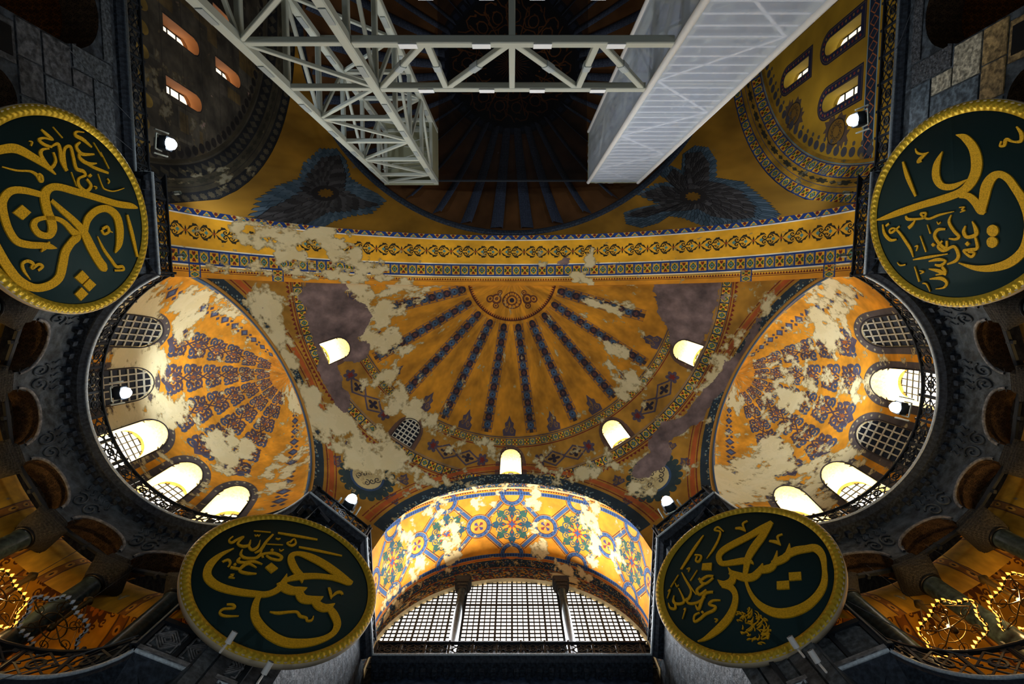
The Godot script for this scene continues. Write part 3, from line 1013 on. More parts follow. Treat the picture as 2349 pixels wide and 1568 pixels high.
func paint_pendentive(key: String, seed: int):
	var W := 1024
	var H := 1024
	var cv := Canvas.new(W, H, Color(0.62, 0.44, 0.13))
	# a six-winged seraph seen from below; texture x runs outwards, y to the west corner
	var right: bool = key == "pend_r"
	var c := Vector2(807, 875) if right else Vector2(828, 862)
	var dark := Color(0.17, 0.15, 0.14)
	var pale := Color(0.22, 0.29, 0.33)
	# silhouettes of the blue outer feathers and the brown inner ones
	var outer := PackedVector2Array([Vector2(942, 1027), Vector2(970, 938), Vector2(958, 869), Vector2(917, 814), Vector2(924, 731), Vector2(892, 644), Vector2(840, 628), Vector2(800, 679), Vector2(768, 770), Vector2(711, 807), Vector2(654, 834), Vector2(613, 865), Vector2(652, 932), Vector2(726, 956), Vector2(772, 990), Vector2(802, 1043), Vector2(845, 1044), Vector2(888, 1036)])
	var inner := PackedVector2Array([Vector2(933, 1020), Vector2(930, 968), Vector2(897, 881), Vector2(899, 783), Vector2(877, 689), Vector2(827, 662), Vector2(790, 750), Vector2(780, 830), Vector2(692, 880), Vector2(643, 890), Vector2(732, 930), Vector2(799, 948), Vector2(836, 1010), Vector2(893, 1015)])
	if right:
		outer = PackedVector2Array([Vector2(824, 649), Vector2(867, 620), Vector2(904, 641), Vector2(915, 713), Vector2(894, 806), Vector2(920, 824), Vector2(954, 847), Vector2(963, 902), Vector2(965, 956), Vector2(956, 1005), Vector2(934, 1027), Vector2(887, 1029), Vector2(837, 1036), Vector2(791, 1008), Vector2(750, 966), Vector2(704, 949), Vector2(652, 982), Vector2(592, 998), Vector2(543, 976), Vector2(543, 926), Vector2(599, 908), Vector2(694, 898), Vector2(613, 826), Vector2(692, 788), Vector2(772, 789), Vector2(724, 744), Vector2(723, 710), Vector2(765, 705), Vector2(803, 745)])
		inner = PackedVector2Array([Vector2(835, 652), Vector2(878, 658), Vector2(890, 722), Vector2(868, 816), Vector2(906, 844), Vector2(936, 891), Vector2(936, 960), Vector2(914, 1000), Vector2(880, 1000), Vector2(836, 975), Vector2(809, 930), Vector2(759, 932), Vector2(687, 925), Vector2(614, 946), Vector2(557, 936), Vector2(611, 914), Vector2(714, 908), Vector2(630, 832), Vector2(714, 805), Vector2(774, 831), Vector2(743, 765), Vector2(773, 725), Vector2(806, 780)])
	for layer in 2:
		var shape: PackedVector2Array = outer if layer == 0 else inner
		var col: Color = pale if layer == 0 else dark
		cv.poly(shape, col)
		# feathers: a scalloped edge, then rows of barbs drawn inwards
		var n := shape.size()
		for i in n:
			for q in 4:
				var p := shape[i].lerp(shape[(i + 1) % n], q / 4.0)
				var d := (p - c).normalized()
				for row in 5:
					var o := p - d * row * 26.0
					if not Geometry2D.is_point_in_polygon(o - d * 4.0, shape): continue
					var w := d.orthogonal() * 9.0
					var shade := col.lightened(0.05 + 0.06 * ((i + q + row) % 3))
					cv.poly(PackedVector2Array([o - w - d * 18, o - w * 0.9 + d * 4, o + d * 13, o + w * 0.9 + d * 4, o + w - d * 18]), shade)
					cv.line([o + w - d * 18, o + w * 0.9 + d * 4, o + d * 13], 2.0, col.darkened(0.35))
	cv.oval(c.x, c.y, 44, 40, dark)
	cv.flower(frame2(c.x, c.y, 26, 24), 10, 0.7, 1.0, Color(0.46, 0.32, 0.08))
	age(cv, key, seed, [[0.9, 0.95, 0.1, 0.1, 0.3]], [], 0.06, 0.006, 0.22, 0.55)

func paint_wall_r():
	var W := 1024
	var H := 1024
	var cv := Canvas.new(W, H, Color(0.66, 0.51, 0.13))
	var sc := W / 14.6
	# frames painted round the windows; texture x from z 6.5, y from the cornice upwards
	for q in [[10.5, 26.9, 29.7], [13.4, 26.9, 29.7], [16.3, 26.9, 29.7], [13.4, 31.2, 33.8], [16.3, 31.2, 33.8], [19.2, 26.9, 29.7]]:
		var x: float = (q[0] - 6.5) * sc
		var y0: float = (q[1] - 22.9) * sc
		var y1: float = (q[2] - 22.9) * sc
		for e in [[62.0, Color(0.13, 0.13, 0.2)], [57.0, Color(0.36, 0.3, 0.24)], [54.0, Color(0.14, 0.15, 0.25)], [33.0, Color(0.5, 0.42, 0.3)]]:
			cv.rect(x - e[0], y0 - e[0] + 36, e[0] * 2, y1 - y0 - 36 + e[0] - 30, e[1])
			cv.oval(x, y1 - 30, e[0], e[0] - 2, e[1])
		for i in 26:
			var t := i / 25.0
			var p := Vector2(x - 44, lerpf(y0, y1 - 30, t * 3.0)) if t < 0.333 else (Vector2(x - cos((t - 0.333) * 3 * PI) * 44, y1 - 30 + sin((t - 0.333) * 3 * PI) * 42) if t < 0.667 else Vector2(x + 44, lerpf(y1 - 30, y0, (t - 0.667) * 3.0)))
			cv.oval(p.x, p.y, 5, 5, Color(0.55, 0.4, 0.2) if i % 2 else Color(0.5, 0.2, 0.18))
	# ornamental cartouches below
	for p in [Vector2(11.1, 32.5), Vector2(8.75, 28.4)]:
		var x: float = (p.x - 6.5) * sc
		var y: float = (p.y - 22.9) * sc
		var f := frame2(x, y, 56, 60, 0.9)
		for k in 2:
			var g := f * Transform2D(k * PI, Vector2.ZERO)
			cv.blot(g, [0.6, -0.5, 0.9, -0.75, 1.0, -0.45, 1.3, -0.6, 1.2, -0.2, 1.6, 0, 1.2, 0.2, 1.3, 0.6, 1.0, 0.45, 0.9, 0.75, 0.6, 0.5], Color(0.33, 0.27, 0.22))
			cv.blot(g, [-0.5, -0.6, -0.3, -1.1, 0, -0.95, 0.3, -1.1, 0.5, -0.6], Color(0.33, 0.27, 0.22))
		cv.oval(x, y, 46, 52, Color(0.17, 0.15, 0.12))
		cv.oval(x, y, 41, 47, Color(0.46, 0.34, 0.12))
		for k in 12:
			var a := TAU * k / 12
			cv.curl(frame2(x + cos(a) * 26, y + sin(a) * 24, 9, 9, a), 1.1, 1.0, 3, Color(0.24, 0.19, 0.12))
	# a vertical band of diamonds at the foot of the wall and a crest along it
	cv.rect(0, (25.65 - 22.9) * sc, W, 46, Color(0.12, 0.17, 0.24))
	for i in 26:
		var x := (i + 0.5) * W / 26.0
		cv.diamond(x, (25.65 - 22.9) * sc + 23, 19, 21, Color(0.66, 0.38, 0.2))
		cv.diamond(x, (25.65 - 22.9) * sc + 23, 14, 16, Color(0.12, 0.17, 0.24))
	cv.rect(0, (25.65 - 22.9) * sc - 4, W, 4, Color(0.5, 0.62, 0.66))
	cv.rect(0, (25.65 - 22.9) * sc + 46, W, 4, Color(0.5, 0.62, 0.66))
	# crest that follows the arch
	for i in 64:
		var a := PI - PI * (i + 0.5) / 64
		var z := 20.2 + cos(a) * 13.35
		if z > 21: continue
		var y := 23.5 + sin(a) * 13.35
		cv.oval((z - 6.5) * sc, (y - 22.9) * sc, 17, 17, Color(0.26, 0.26, 0.28))
		var z2 := 20.2 + cos(a) * 12.95
		var y2 := 23.5 + sin(a) * 12.95
		cv.oval((z2 - 6.5) * sc, (y2 - 22.9) * sc, 8, 8, Color(0.3, 0.28, 0.26))
	age(cv, "wall_r", 61, [[0.1, 0.3, 0.15, 0.12, 0.25]], [], 0.03, 0.005, 0.2, 0.5, Color(0.72, 0.62, 0.36))

func paint_wall_l():
	var W := 1024
	var H := 1024
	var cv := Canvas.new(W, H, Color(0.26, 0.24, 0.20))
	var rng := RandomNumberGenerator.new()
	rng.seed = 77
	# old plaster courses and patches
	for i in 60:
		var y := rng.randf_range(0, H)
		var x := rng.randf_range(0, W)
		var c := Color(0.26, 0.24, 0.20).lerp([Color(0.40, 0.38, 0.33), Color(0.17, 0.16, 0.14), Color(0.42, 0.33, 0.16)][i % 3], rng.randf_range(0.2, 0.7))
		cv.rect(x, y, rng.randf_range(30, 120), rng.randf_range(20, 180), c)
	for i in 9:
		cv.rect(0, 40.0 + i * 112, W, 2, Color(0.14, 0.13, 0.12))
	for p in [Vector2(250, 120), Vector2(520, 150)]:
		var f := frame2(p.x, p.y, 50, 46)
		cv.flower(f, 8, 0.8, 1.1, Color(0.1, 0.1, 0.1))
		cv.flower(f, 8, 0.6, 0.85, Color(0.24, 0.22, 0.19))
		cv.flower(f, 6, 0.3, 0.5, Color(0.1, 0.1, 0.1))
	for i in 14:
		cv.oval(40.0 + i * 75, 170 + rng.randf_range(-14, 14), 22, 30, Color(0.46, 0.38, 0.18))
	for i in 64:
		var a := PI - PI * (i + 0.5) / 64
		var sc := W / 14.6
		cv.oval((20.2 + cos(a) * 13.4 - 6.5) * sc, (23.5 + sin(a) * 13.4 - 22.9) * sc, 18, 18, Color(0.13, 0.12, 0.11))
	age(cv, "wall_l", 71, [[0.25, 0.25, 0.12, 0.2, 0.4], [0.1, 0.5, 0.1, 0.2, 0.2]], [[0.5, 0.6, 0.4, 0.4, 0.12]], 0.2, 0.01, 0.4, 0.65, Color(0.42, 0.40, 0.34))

func paint_side(key: String):
	var W := 2048
	var H := 256
	var dull: bool = key == "side_l"
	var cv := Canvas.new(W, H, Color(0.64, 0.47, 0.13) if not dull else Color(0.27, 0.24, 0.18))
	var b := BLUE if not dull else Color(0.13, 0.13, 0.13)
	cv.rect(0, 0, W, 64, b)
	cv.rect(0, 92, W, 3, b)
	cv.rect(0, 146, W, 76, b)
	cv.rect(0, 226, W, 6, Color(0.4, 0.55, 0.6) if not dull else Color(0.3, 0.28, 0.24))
	for i in 66:
		var x := (i + 0.5) * W / 66.0
		if dull:
			cv.flower(frame2(x, 32, 12, 22), 8, 0.7, 1.0, Color(0.3, 0.27, 0.2))
			cv.diamond(x, 184, 13, 30, Color(0.26, 0.24, 0.19))
		else:
			tile(cv, frame2(x, 32, 13, 26), i)
			tile(cv, frame2(x, 184, 13, 32), i + 1)
	for i in 24:
		var x := (i + 0.5) * W / 24.0
		cv.flower(frame2(x, 120, 26, 16), 6, 0.6, 1.0, Color(0.2, 0.19, 0.14))
		cv.diamond(x + 42, 120, 14, 12, Color(0.2, 0.19, 0.14))
	age(cv, key, 81 if dull else 84, [[0.12, 0.6, 0.05, 0.5, 0.4], [0.17, 0.3, 0.04, 0.4, 0.3]], [], 0.06 if not dull else 0.12, 0.012, 0.3, 0.6, Color(0.55, 0.52, 0.42))

func paint_dome():
	var W := 1024
	var cv := Canvas.new(W, W, Color(0.42, 0.28, 0.15))
	var c := Vector2(512, 512)
	var z := 1.18
	cv.oval(512, 512, 190 * z, 190 * z, Color(0.36, 0.22, 0.10))
	cv.oval(512, 512, 174 * z, 174 * z, Color(0.10, 0.115, 0.16))
	cv.oval(512, 512, 150 * z, 150 * z, Color(0.085, 0.08, 0.085))
	for i in 40:
		var a := TAU * i / 40
		cv.diamond(c.x + cos(a) * 162 * z, c.y + sin(a) * 162 * z, 10, 10, Color(0.19, 0.23, 0.31))
	# central sunburst
	for i in 32:
		var a := TAU * i / 32
		var d := Vector2(cos(a), sin(a))
		cv.line([c + d * 12, c + d * (42 + 9 * (i % 2))], 1.8, Color(0.44, 0.26, 0.11))
	# lettering: tall uprights, bowls and dots in a ring
	var rng := RandomNumberGenerator.new()
	rng.seed = 19
	for i in 60:
		var a := TAU * (i + rng.randf() * 0.4) / 60
		var d := Vector2(cos(a), sin(a)) * z
		var n := d.orthogonal()
		var ink := Color(0.52, 0.31, 0.13)
		var lean_by := rng.randf_range(-0.3, 0.3)
		match i % 4:
			0: cv.line([c + d * 62 + n * 6 * lean_by, c + d * 128 + n * 30 * lean_by], 3.6, ink)
			1:
				cv.line([c + d * 130 + n * -16, c + d * 140 + n * -6, c + d * 140 + n * 8, c + d * 126 + n * 16, c + d * 113 + n * 10], 3.6, ink)
				cv.line([c + d * 113 + n * 10, c + d * 101 + n * 18, c + d * 88 + n * 6, c + d * 92 + n * -8], 2.8, ink)
			2:
				var p := []
				for k in 11: p.append(c + d * (106 + 14 * cos(k * 0.65)) + n * (14 * sin(k * 0.65) + k * 0.7))
				cv.line(p, 3.2, ink)
				cv.oval((c + d * 134).x, (c + d * 134).y, 3.4, 3.4, ink)
			3:
				cv.line([c + d * 80 + n * -18, c + d * 88, c + d * 82 + n * 18, c + d * 72 + n * 20], 3.2, ink)
				cv.line([c + d * 118 + n * -14, c + d * 128 + n * 2, c + d * 142 + n * 10], 3.4, ink)
				cv.oval((c + d * 68 + n * 5).x, (c + d * 68 + n * 5).y, 2.6, 2.6, ink)
	age(cv, "dome", 91, [], [], 0.02, 0.008, 0.35, 0.6, Color(0.4, 0.3, 0.2))

func paint_lunette():
	var W := 1024
	var H := 128
	var cv := Canvas.new(W, H, Color(0.14, 0.19, 0.22))
	var rng := RandomNumberGenerator.new()
	rng.seed = 31
	for i in 2200:
		cv.oval(rng.randf_range(0, W), rng.randf_range(4, H - 4), 3.0, 5.0, [Color(0.70, 0.50, 0.14), Color(0.56, 0.5, 0.3), Color(0.42, 0.16, 0.14), Color(0.25, 0.36, 0.42)][i % 4])
	cv.rect(0, 0, W, 10, Color(0.62, 0.36, 0.16))
	cv.rect(0, H - 8, W, 8, Color(0.45, 0.28, 0.1))
	age(cv, "lunette", 33, [[0.64, 0.5, 0.05, 0.6, 1.2], [0.2, 0.4, 0.06, 0.4, 0.5]], [], 0.2, 0.02, 0.2, 0.6)

func paint_gallery():
	var W := 1024
	var H := 512
	var cv := Canvas.new(W, H, Color(0.74, 0.54, 0.14))
	for i in 5:
		var x := 20.0 + i * 210.0
		# cross ribs of the vault with rosettes
		cv.rect(x - 22, 0, 44, H, Color(0.36, 0.24, 0.16))
		cv.rect(x - 16, 0, 32, H, Color(0.56, 0.36, 0.14))
		for k in 12:
			cv.oval(x, 22 + k * 42, 11, 12, Color(0.78, 0.56, 0.2))
			cv.oval(x, 22 + k * 42, 4, 5, Color(0.2, 0.14, 0.12))
		var m := x + 105
		cv.flower(frame2(m, 250, 62, 84), 14, 0.8, 1.0, Color(0.34, 0.20, 0.10))
		cv.flower(frame2(m, 250, 44, 62), 12, 0.8, 1.0, Color(0.6, 0.36, 0.1))
		cv.flower(frame2(m, 250, 36, 50), 10, 0.6, 1.0, Color(0.36, 0.22, 0.12))
		cv.flower(frame2(m, 250, 16, 22), 6, 0.5, 1.0, Color(0.7, 0.44, 0.12))
		for k in 16:
			var a := TAU * k / 16
			cv.curl(frame2(m + cos(a) * 66, 250 + sin(a) * 88, 10, 13, a), 1.1, 1.0, 4, Color(0.32, 0.19, 0.1))
	age(cv, "gallery", 41, [[0.3, 0.1, 0.1, 0.1, 0.4]], [], 0.08, 0.012, 0.25, 0.6)

func paint_scrolls():
	var W := 512
	var cv := Canvas.new(W, W, Color(0.62, 0.58, 0.5))
	for y in 8:
		for x in 8:
			var f := frame2(32 + x * 64, 32 + y * 64, 26, 26, (x + y) * PI / 2)
			cv.curl(f, 1.6, 1.0, 6, Color(0.22, 0.2, 0.2), 1.0 if (x + y) % 2 else -1.0)
			cv.oval(64 + x * 64, 64 + y * 64, 7, 7, Color(0.3, 0.27, 0.25))
			cv.diamond(64 + x * 64, 32 + y * 64, 5, 12, Color(0.34, 0.28, 0.24))
	age(cv, "scrolls", 43, [], [], 0.05, 0.02, 0.25, 0.6)

func paint_grounds():
	for e in [["stone", 101, Color(0.78, 0.78, 0.78), 0.6, 0.012], ["plaster", 103, Color(0.92, 0.92, 0.92), 0.25, 0.02], ["felt", 105, Color(0.14, 0.27, 0.24), 0.25, 0.09]]:
		var n := FastNoiseLite.new()
		n.seed = e[1]
		n.frequency = e[4]
		n.fractal_octaves = 6
		n.fractal_gain = 0.62
		n.domain_warp_enabled = e[0] == "stone"
		n.domain_warp_amplitude = 40.0
		n.domain_warp_frequency = 0.01
		var g := n.get_seamless_image(512, 512, false, false, 0.15, true).get_data()
		var px := PackedByteArray()
		px.resize(512 * 512 * 3)
		var c: Color = e[2]
		for i in 512 * 512:
			var k: float = 1.0 - e[3] + e[3] * g[i] / 140.0
			px[i * 3] = clampi(int(c.r * k * 255), 0, 255)
			px[i * 3 + 1] = clampi(int(c.g * k * 255), 0, 255)
			px[i * 3 + 2] = clampi(int(c.b * k * 255), 0, 255)
		made[e[0]] = Image.create_from_data(512, 512, false, Image.FORMAT_RGB8, px)

# ---------------------------------------------------------------- the building's shell
func build_shell():
	solid("floor", "pale marble floor of the great hall", "floor", box_mesh(Vector3(-30, -0.4, -30), Vector3(30, 0, 46)), M.floor)
	solid("ceiling", "outer roof slab over the vaults", "ceiling", box_mesh(Vector3(-30, 56, -30), Vector3(30, 56.5, 46)), M.masonry)
	for s in [-1, 1]:
		var side: String = "south" if s < 0 else "north"
		solid("wall_outer_" + side, "outer masonry wall on the %s side" % side, "wall", box_mesh(Vector3(minf(s * 30, s * 30.6), 0, -30), Vector3(maxf(s * 30, s * 30.6), 56, 46)), M.masonry)
	solid("wall_outer_west", "outer masonry wall at the west end", "wall", box_mesh(Vector3(-30, 0, -30.6), Vector3(30, 56, -30)), M.masonry)
	solid("wall_outer_east", "outer masonry wall at the east end", "wall", box_mesh(Vector3(-30, 0, 46), Vector3(30, 56, 46.6)), M.masonry)

# the old arch leans a little to the west at its feet
func lean(up: float, west: float) -> float:
	return 0.5 * maxf(0.0, 1.0 - up / 15.4) * pow(maxf(0.0, west) / 15.4, 4.0)

func half_dome_at(u: float, v: float, r := HALF_R) -> Vector3:
	var th := PI * (1.0 - u)
	var ph := v * PI / 2
	return CROWN + Vector3(cos(th) * sin(ph), cos(ph), -sin(th) * sin(ph)) * r

const VAULT_R := 6.75
const VAULT_Y := 25.05
const WEST_Z := -16.6

func vault_top(x: float) -> float:
	return VAULT_Y + sqrt(maxf(0.0, VAULT_R * VAULT_R - x * x))

func half_dome_end(u: float) -> float:
	var th := PI * (1.0 - u)
	var d := absf(cos(th)) * AXIS.x + sin(th) * -AXIS.y
	var lim := 1.0
	if d * HALF_R > 14.05:
		lim = asin(14.05 / HALF_R / d) / (PI / 2)
	var lo := 0.4
	var hit := false
	var v := 0.4
	while v < lim:
		var p := half_dome_at(u, v)
		if absf(p.x) < VAULT_R and p.y < vault_top(p.x):
			hit = true
			break
		lo = v
		v += 0.01
	if hit:
		var hi := v
		for i in 14:
			var m := (lo + hi) / 2
			var p := half_dome_at(u, m)
			if absf(p.x) < VAULT_R and p.y < vault_top(p.x): hi = m
			else: lo = m
		return lo
	return lim

func window_spots() -> Array:
	var r := []
	for k in 5:
		r.append(0.498 + (k - 2) * 0.1835)
	return r

func build_vaults():
	# west half dome with five arched windows
	var holes := []
	var lines := []
	for u in window_spots():
		holes.append({"u0": u - 0.0172, "u1": u + 0.0172, "top": 0.534, "spring": 0.561, "bottom": 0.611})
		for k in 13:
			lines.append(u - 0.0172 + 0.0344 * k / 12)
	var us := with_lines(spaced(0, 1, 260), lines, 0.0014)
	var vs := with_lines(spaced(0, 1, 70), [0.534, 0.611], 0.006)
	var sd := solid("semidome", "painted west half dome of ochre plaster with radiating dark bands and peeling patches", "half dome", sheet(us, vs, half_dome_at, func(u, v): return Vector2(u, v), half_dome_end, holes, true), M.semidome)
	# side niches, each a quarter sphere with five windows
	for s in [-1, 1]:
		var nh := []
		var nl := []
		for k in 5:
			var u := 0.5 + (k - 2) * 0.1165 * 1.0
			nh.append({"u0": u - 0.034, "u1": u + 0.034, "top": 0.652, "spring": 0.735, "bottom": 0.985})
			for q in 13:
				nl.append(u - 0.034 + 0.068 * q / 12)
		var c := niche_c(s)
		var at := func(u, v): return c + Vector3.UP * cos(v * PI / 2) * NICHE_R + niche_dir(s, (0.5 - u) * 220) * sin(v * PI / 2) * NICHE_R
		var m := sheet(with_lines(spaced(0.0955, 0.9045, 150), nl, 0.003), with_lines(spaced(0, 1, 40), [0.652, 0.985], 0.012), at, func(u, v): return Vector2(u, v), null, nh, s > 0)
		var nv := solid("niche_vault", "%s side niche vault of orange plaster with fanned leafy bands" % ["south", "", "north"][s + 1], "niche vault", m, M.niche_l if s < 0 else M.niche_r)
		# moulded rim where the niche meets the half dome
		var rim := []
		var mid := Vector3(CROWN.x + s * AXIS.x * 14.05, 23.5, CROWN.z + AXIS.y * 14.05)
		var across := Vector3(-AXIS.y * s, 0, AXIS.x)
		for k in 65:
			var a := PI * k / 64
			rim.append(mid + across * cos(a) * 6.46 + Vector3.UP * sin(a) * 6.46)
		part("arch_rim", tube(rim, 0.13, 8), M.rim_paint, nv)
		part("arch_line", tube(rim.map(func(p): return mid + (p - mid) * 0.975 + Vector3(-s * AXIS.x, 0, -AXIS.y) * 0.02), 0.05, 6), M.rim_blue, nv)
	# great west arch: underside, its west step, and springing blocks
	var soffit := sheet(spaced(0, 1, 120), spaced(0, 1, 4), func(u, v): return arch_soffit(u, v), func(u, v): return Vector2(u, v), null, [], true)
	var ga := solid("great_arch", "broad painted underside of the great west arch with scroll and tile borders", "arch", soffit, M.great_arch)
	var step := sheet(spaced(0, 1, 120), [0.0, 1.0], func(u, v): return Vector3(-cos(PI * u) * (15.3 + 0.5 * v), 23.5 + sin(PI * u) * (15.3 + 0.5 * v), 1.12), func(u, v): return Vector2(u, v), null, [], false)
	part("arch_step", step, M.ochre, ga)
	# pendentives
	for s in [-1, 1]:
		var pend := sheet(spaced(0, 1, 60), spaced(0, 1, 30), func(u, v):
			var a: float = u * PI / 2
			var r0: float = minf(15.4 / maxf(cos(a), sin(a)), 21.79)
			var r: float = lerpf(15.35, r0, v)
			var up := sqrt(21.8 * 21.8 - r * r)
			return Vector3(s * cos(a) * r, 23.5 + up, 20.2 - sin(a) * r - lean(up, sin(a) * r)), func(u, v):
			var a: float = u * PI / 2
			var r0: float = minf(15.4 / maxf(cos(a), sin(a)), 21.79)
			var r: float = lerpf(15.35, r0, v)
			return Vector2(cos(a) * r / 15.4, sin(a) * r / 15.4), null, [], s < 0)
		solid("pendentive", "%s pendentive of ochre plaster painted with a dark winged figure" % ["south", "", "north"][s + 1], "pendentive", pend, M.pend_l if s < 0 else M.pend_r)
		var east := sheet(spaced(0, 1, 24), spaced(0, 1, 10), func(u, v):
			var a: float = u * PI / 2
			var r0: float = minf(15.4 / maxf(cos(a), sin(a)), 21.79)
			var r: float = lerpf(15.35, r0, v)
			return Vector3(s * cos(a) * r, 23.5 + sqrt(21.8 * 21.8 - r * r), 20.2 + sin(a) * r), func(u, v): return Vector2(u, v), null, [], s > 0)
		solid("pendentive", "far %s pendentive of plain ochre plaster" % ["south", "", "north"][s + 1], "pendentive", east, M.ochre)
		# side arch: a splayed underside between the pendentives and the side wall
		var splay := sheet(spaced(0, 1, 90), spaced(0, 1, 4), func(u, v): return Vector3(s * lerpf(15.4, 16.8, v), 23.5 + sin(PI * u) * lerpf(15.4, 13.7, v), 20.2 - cos(PI * u) * lerpf(15.4, 13.7, v) - (1.0 - v) * lean(sin(PI * u) * 15.4, cos(PI * u) * 15.4)), func(u, v): return Vector2(u, v), null, [], s > 0)
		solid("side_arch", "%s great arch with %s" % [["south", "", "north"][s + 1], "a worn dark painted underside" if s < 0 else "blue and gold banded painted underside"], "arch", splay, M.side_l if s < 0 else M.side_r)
		# wall under the side arch
		var wh := []
		var rows := [[26.9, 29.7, [10.5, 13.4]], [31.2, 33.8, [13.4, 16.3]]]
		var wall := tympanum(s, rows)
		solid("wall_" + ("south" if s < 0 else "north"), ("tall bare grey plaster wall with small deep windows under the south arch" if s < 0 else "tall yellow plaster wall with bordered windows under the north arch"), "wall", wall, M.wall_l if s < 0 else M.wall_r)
	# main dome
	var dome := sheet(spaced(0, 1, 120), spaced(0, 1, 24), func(u, v): return dome_at(u, v), func(u, v): return Vector2(0.5 + 0.5 * v * cos(TAU * u), 0.5 + 0.5 * v * sin(TAU * u)), null, [], false)
	var d := solid("main_dome", "dark ribbed main dome with a round gold lettered medallion at its crown", "dome", dome, M.dome)
	for k in 40:
		var u := (k + 0.5) / 40.0
		var rib := sheet([-1.0, -0.8, 0.8, 1.0], spaced(0.37, 0.97, 14), func(x, v):
			var p := dome_at(u, v)
			var side := Vector3(-sin(TAU * u), 0, cos(TAU * u))
			var inward := (Vector3(0, 30, 20.2) - p).normalized()
			return p + side * x * lerpf(0.2, 0.5, v) + inward * (0.16 if absf(x) < 0.9 else 0.0), func(x, v): return Vector2(0.5 + x * 0.5, v * 3.0), null, [], false)
		part("rib", rib, M.rib, d)
	var ringp := []
	for k in 96:
		var a := TAU * k / 96
		ringp.append(Vector3(cos(a) * 15.35, 38.9, 20.2 - sin(a) * 15.35))
	solid("dome_cornice", "dark projecting ring cornice at the foot of the main dome", "cornice", sweep(ringp, [Vector2(0.3, 0.0), Vector2(-0.1, -0.02), Vector2(-0.3, 0.15), Vector2(-0.35, 0.35), Vector2(-0.3, 0.42), Vector2(0.3, 0.42)], true), M.cornice)
	# barrel vault over the west window
	var arc := []
	var jamb := 2.05
	var total := PI * VAULT_R + 2 * jamb
	var prof := func(u: float) -> Vector2:
		var l := u * total
		if l < jamb: return Vector2(-VAULT_R, VAULT_Y - jamb + l)
		if l > total - jamb: return Vector2(VAULT_R, VAULT_Y - jamb + (total - l))
		var a := (l - jamb) / VAULT_R
		return Vector2(-cos(a) * VAULT_R, VAULT_Y + sin(a) * VAULT_R)
	var bv := sheet(with_lines(spaced(0, 1, 90), [jamb / total, 1 - jamb / total], 0.004), spaced(0, 1, 6), func(u, v):
		var p: Vector2 = prof.call(u)
		var zf := CROWN.z - sqrt(HALF_R * HALF_R - p.x * p.x - (p.y - CROWN.y) ** 2)
		return Vector3(p.x, p.y, lerpf(zf, WEST_Z, v)), func(u, v):
		var p: Vector2 = prof.call(u)
		var zf := CROWN.z - sqrt(HALF_R * HALF_R - p.x * p.x - (p.y - CROWN.y) ** 2)
		return Vector2(u, (lerpf(zf, WEST_Z, v) + 11.0) / -5.8), null, [], false)
	solid("barrel_vault", "short barrel vault painted with blue linked rings and gold octagons above the west window", "vault", bv, M.vault)
	# west wall round the lunette window
	var wm := sheet(spaced(0, 1, 90), spaced(0, 1, 3), func(u, v):
		var p: Vector2 = prof.call(u)
		return Vector3(lerpf(p.x, lunette(u, prof).x, v), lerpf(p.y, lunette(u, prof).y, v), WEST_Z), func(u, v): return Vector2(u, v), null, [], false)
	var ww := solid("wall_west", "dotted blue border wall round the great west window", "wall", wm, M.lunette)
	var rv := sheet(spaced(0, 1, 90), [0.0, 1.0], func(u, v):
		var p: Vector2 = lunette(u, prof)
		return Vector3(p.x, p.y, WEST_Z - 0.45 * v), func(u, v): return Vector2(u, v), null, [], false)
	part("window_reveal", rv, M.cream, ww)

func lunette(u: float, prof: Callable) -> Vector2:
	var p: Vector2 = prof.call(u)
	var c := Vector2(0, 23.6)
	if p.y < 25.2: return Vector2(signf(p.x) * minf(6.71, sqrt(maxf(0.0, 6.9 * 6.9 - (p.y - 23.6) ** 2))), p.y)
	var d := (p - c).normalized()
	return c + d * minf(6.9, (p - c).length() - 0.03)

func arch_soffit(u: float, v: float) -> Vector3:
	var a := PI * u
	var ze := lerpf(4.3, 4.78, sin(a))
	return Vector3(-cos(a) * 15.3, 23.5 + sin(a) * 15.3, lerpf(1.12, ze, v))

func dome_at(u: float, v: float) -> Vector3:
	# v 0 at the crown, 1 at the ring
	var r := v * 15.4
	var R := 19.7
	return Vector3(cos(TAU * u) * r, 38.9 + sqrt(R * R - r * r) - sqrt(R * R - 15.4 * 15.4), 20.2 - sin(TAU * u) * r)

# the wall under a side arch: columns along z, cut by the arch, with arched holes
func tympanum(s: int, rows: Array) -> ArrayMesh:
	var holes := []
	var zs := spaced(6.5, 33.9, 110)
	var ex := []
	for row in rows:
		for z in row[2]:
			holes.append({"u0": z - 0.42, "u1": z + 0.42, "top": -row[1], "spring": -row[1] + 0.42, "bottom": -row[0]})
			for k in 9:
				ex.append(z - 0.42 + 0.84 * k / 8)
	zs = with_lines(zs, ex, 0.06)
	var vs := with_lines(spaced(-37.3, -22.9, 30), [-29.7, -26.9, -33.8, -31.2], 0.2)
	# trimmed at the top by the arch: start each column at the arch
	return sheet(zs, vs, func(u, v): return Vector3(s * 16.8, -maxf(v, -arch_h(u)), u), func(u, v): return Vector2((u - 6.5) / 14.6, (-maxf(v, -arch_h(u)) - 22.9) / 14.6), null, holes2(holes), s < 0)

func holes2(h: Array) -> Array:
	return h

func arch_h(z: float) -> float:
	var d := absf(z - 20.2)
	return 23.5 + sqrt(maxf(0.0, 13.75 * 13.75 - d * d)) if d < 13.75 else 22.9

# ---------------------------------------------------------------- galleries below the cornice
const ARCHES := [-73.2, -47.8, -22.4, 3.0, 28.4, 53.8, 79.2]

func ring_at(side: int, deg: float, r: float, y: float) -> Vector3:
	var c := niche_c(side)
	var d := niche_dir(side, deg)
	return Vector3(c.x + d.x * r, y, c.z + d.z * r)

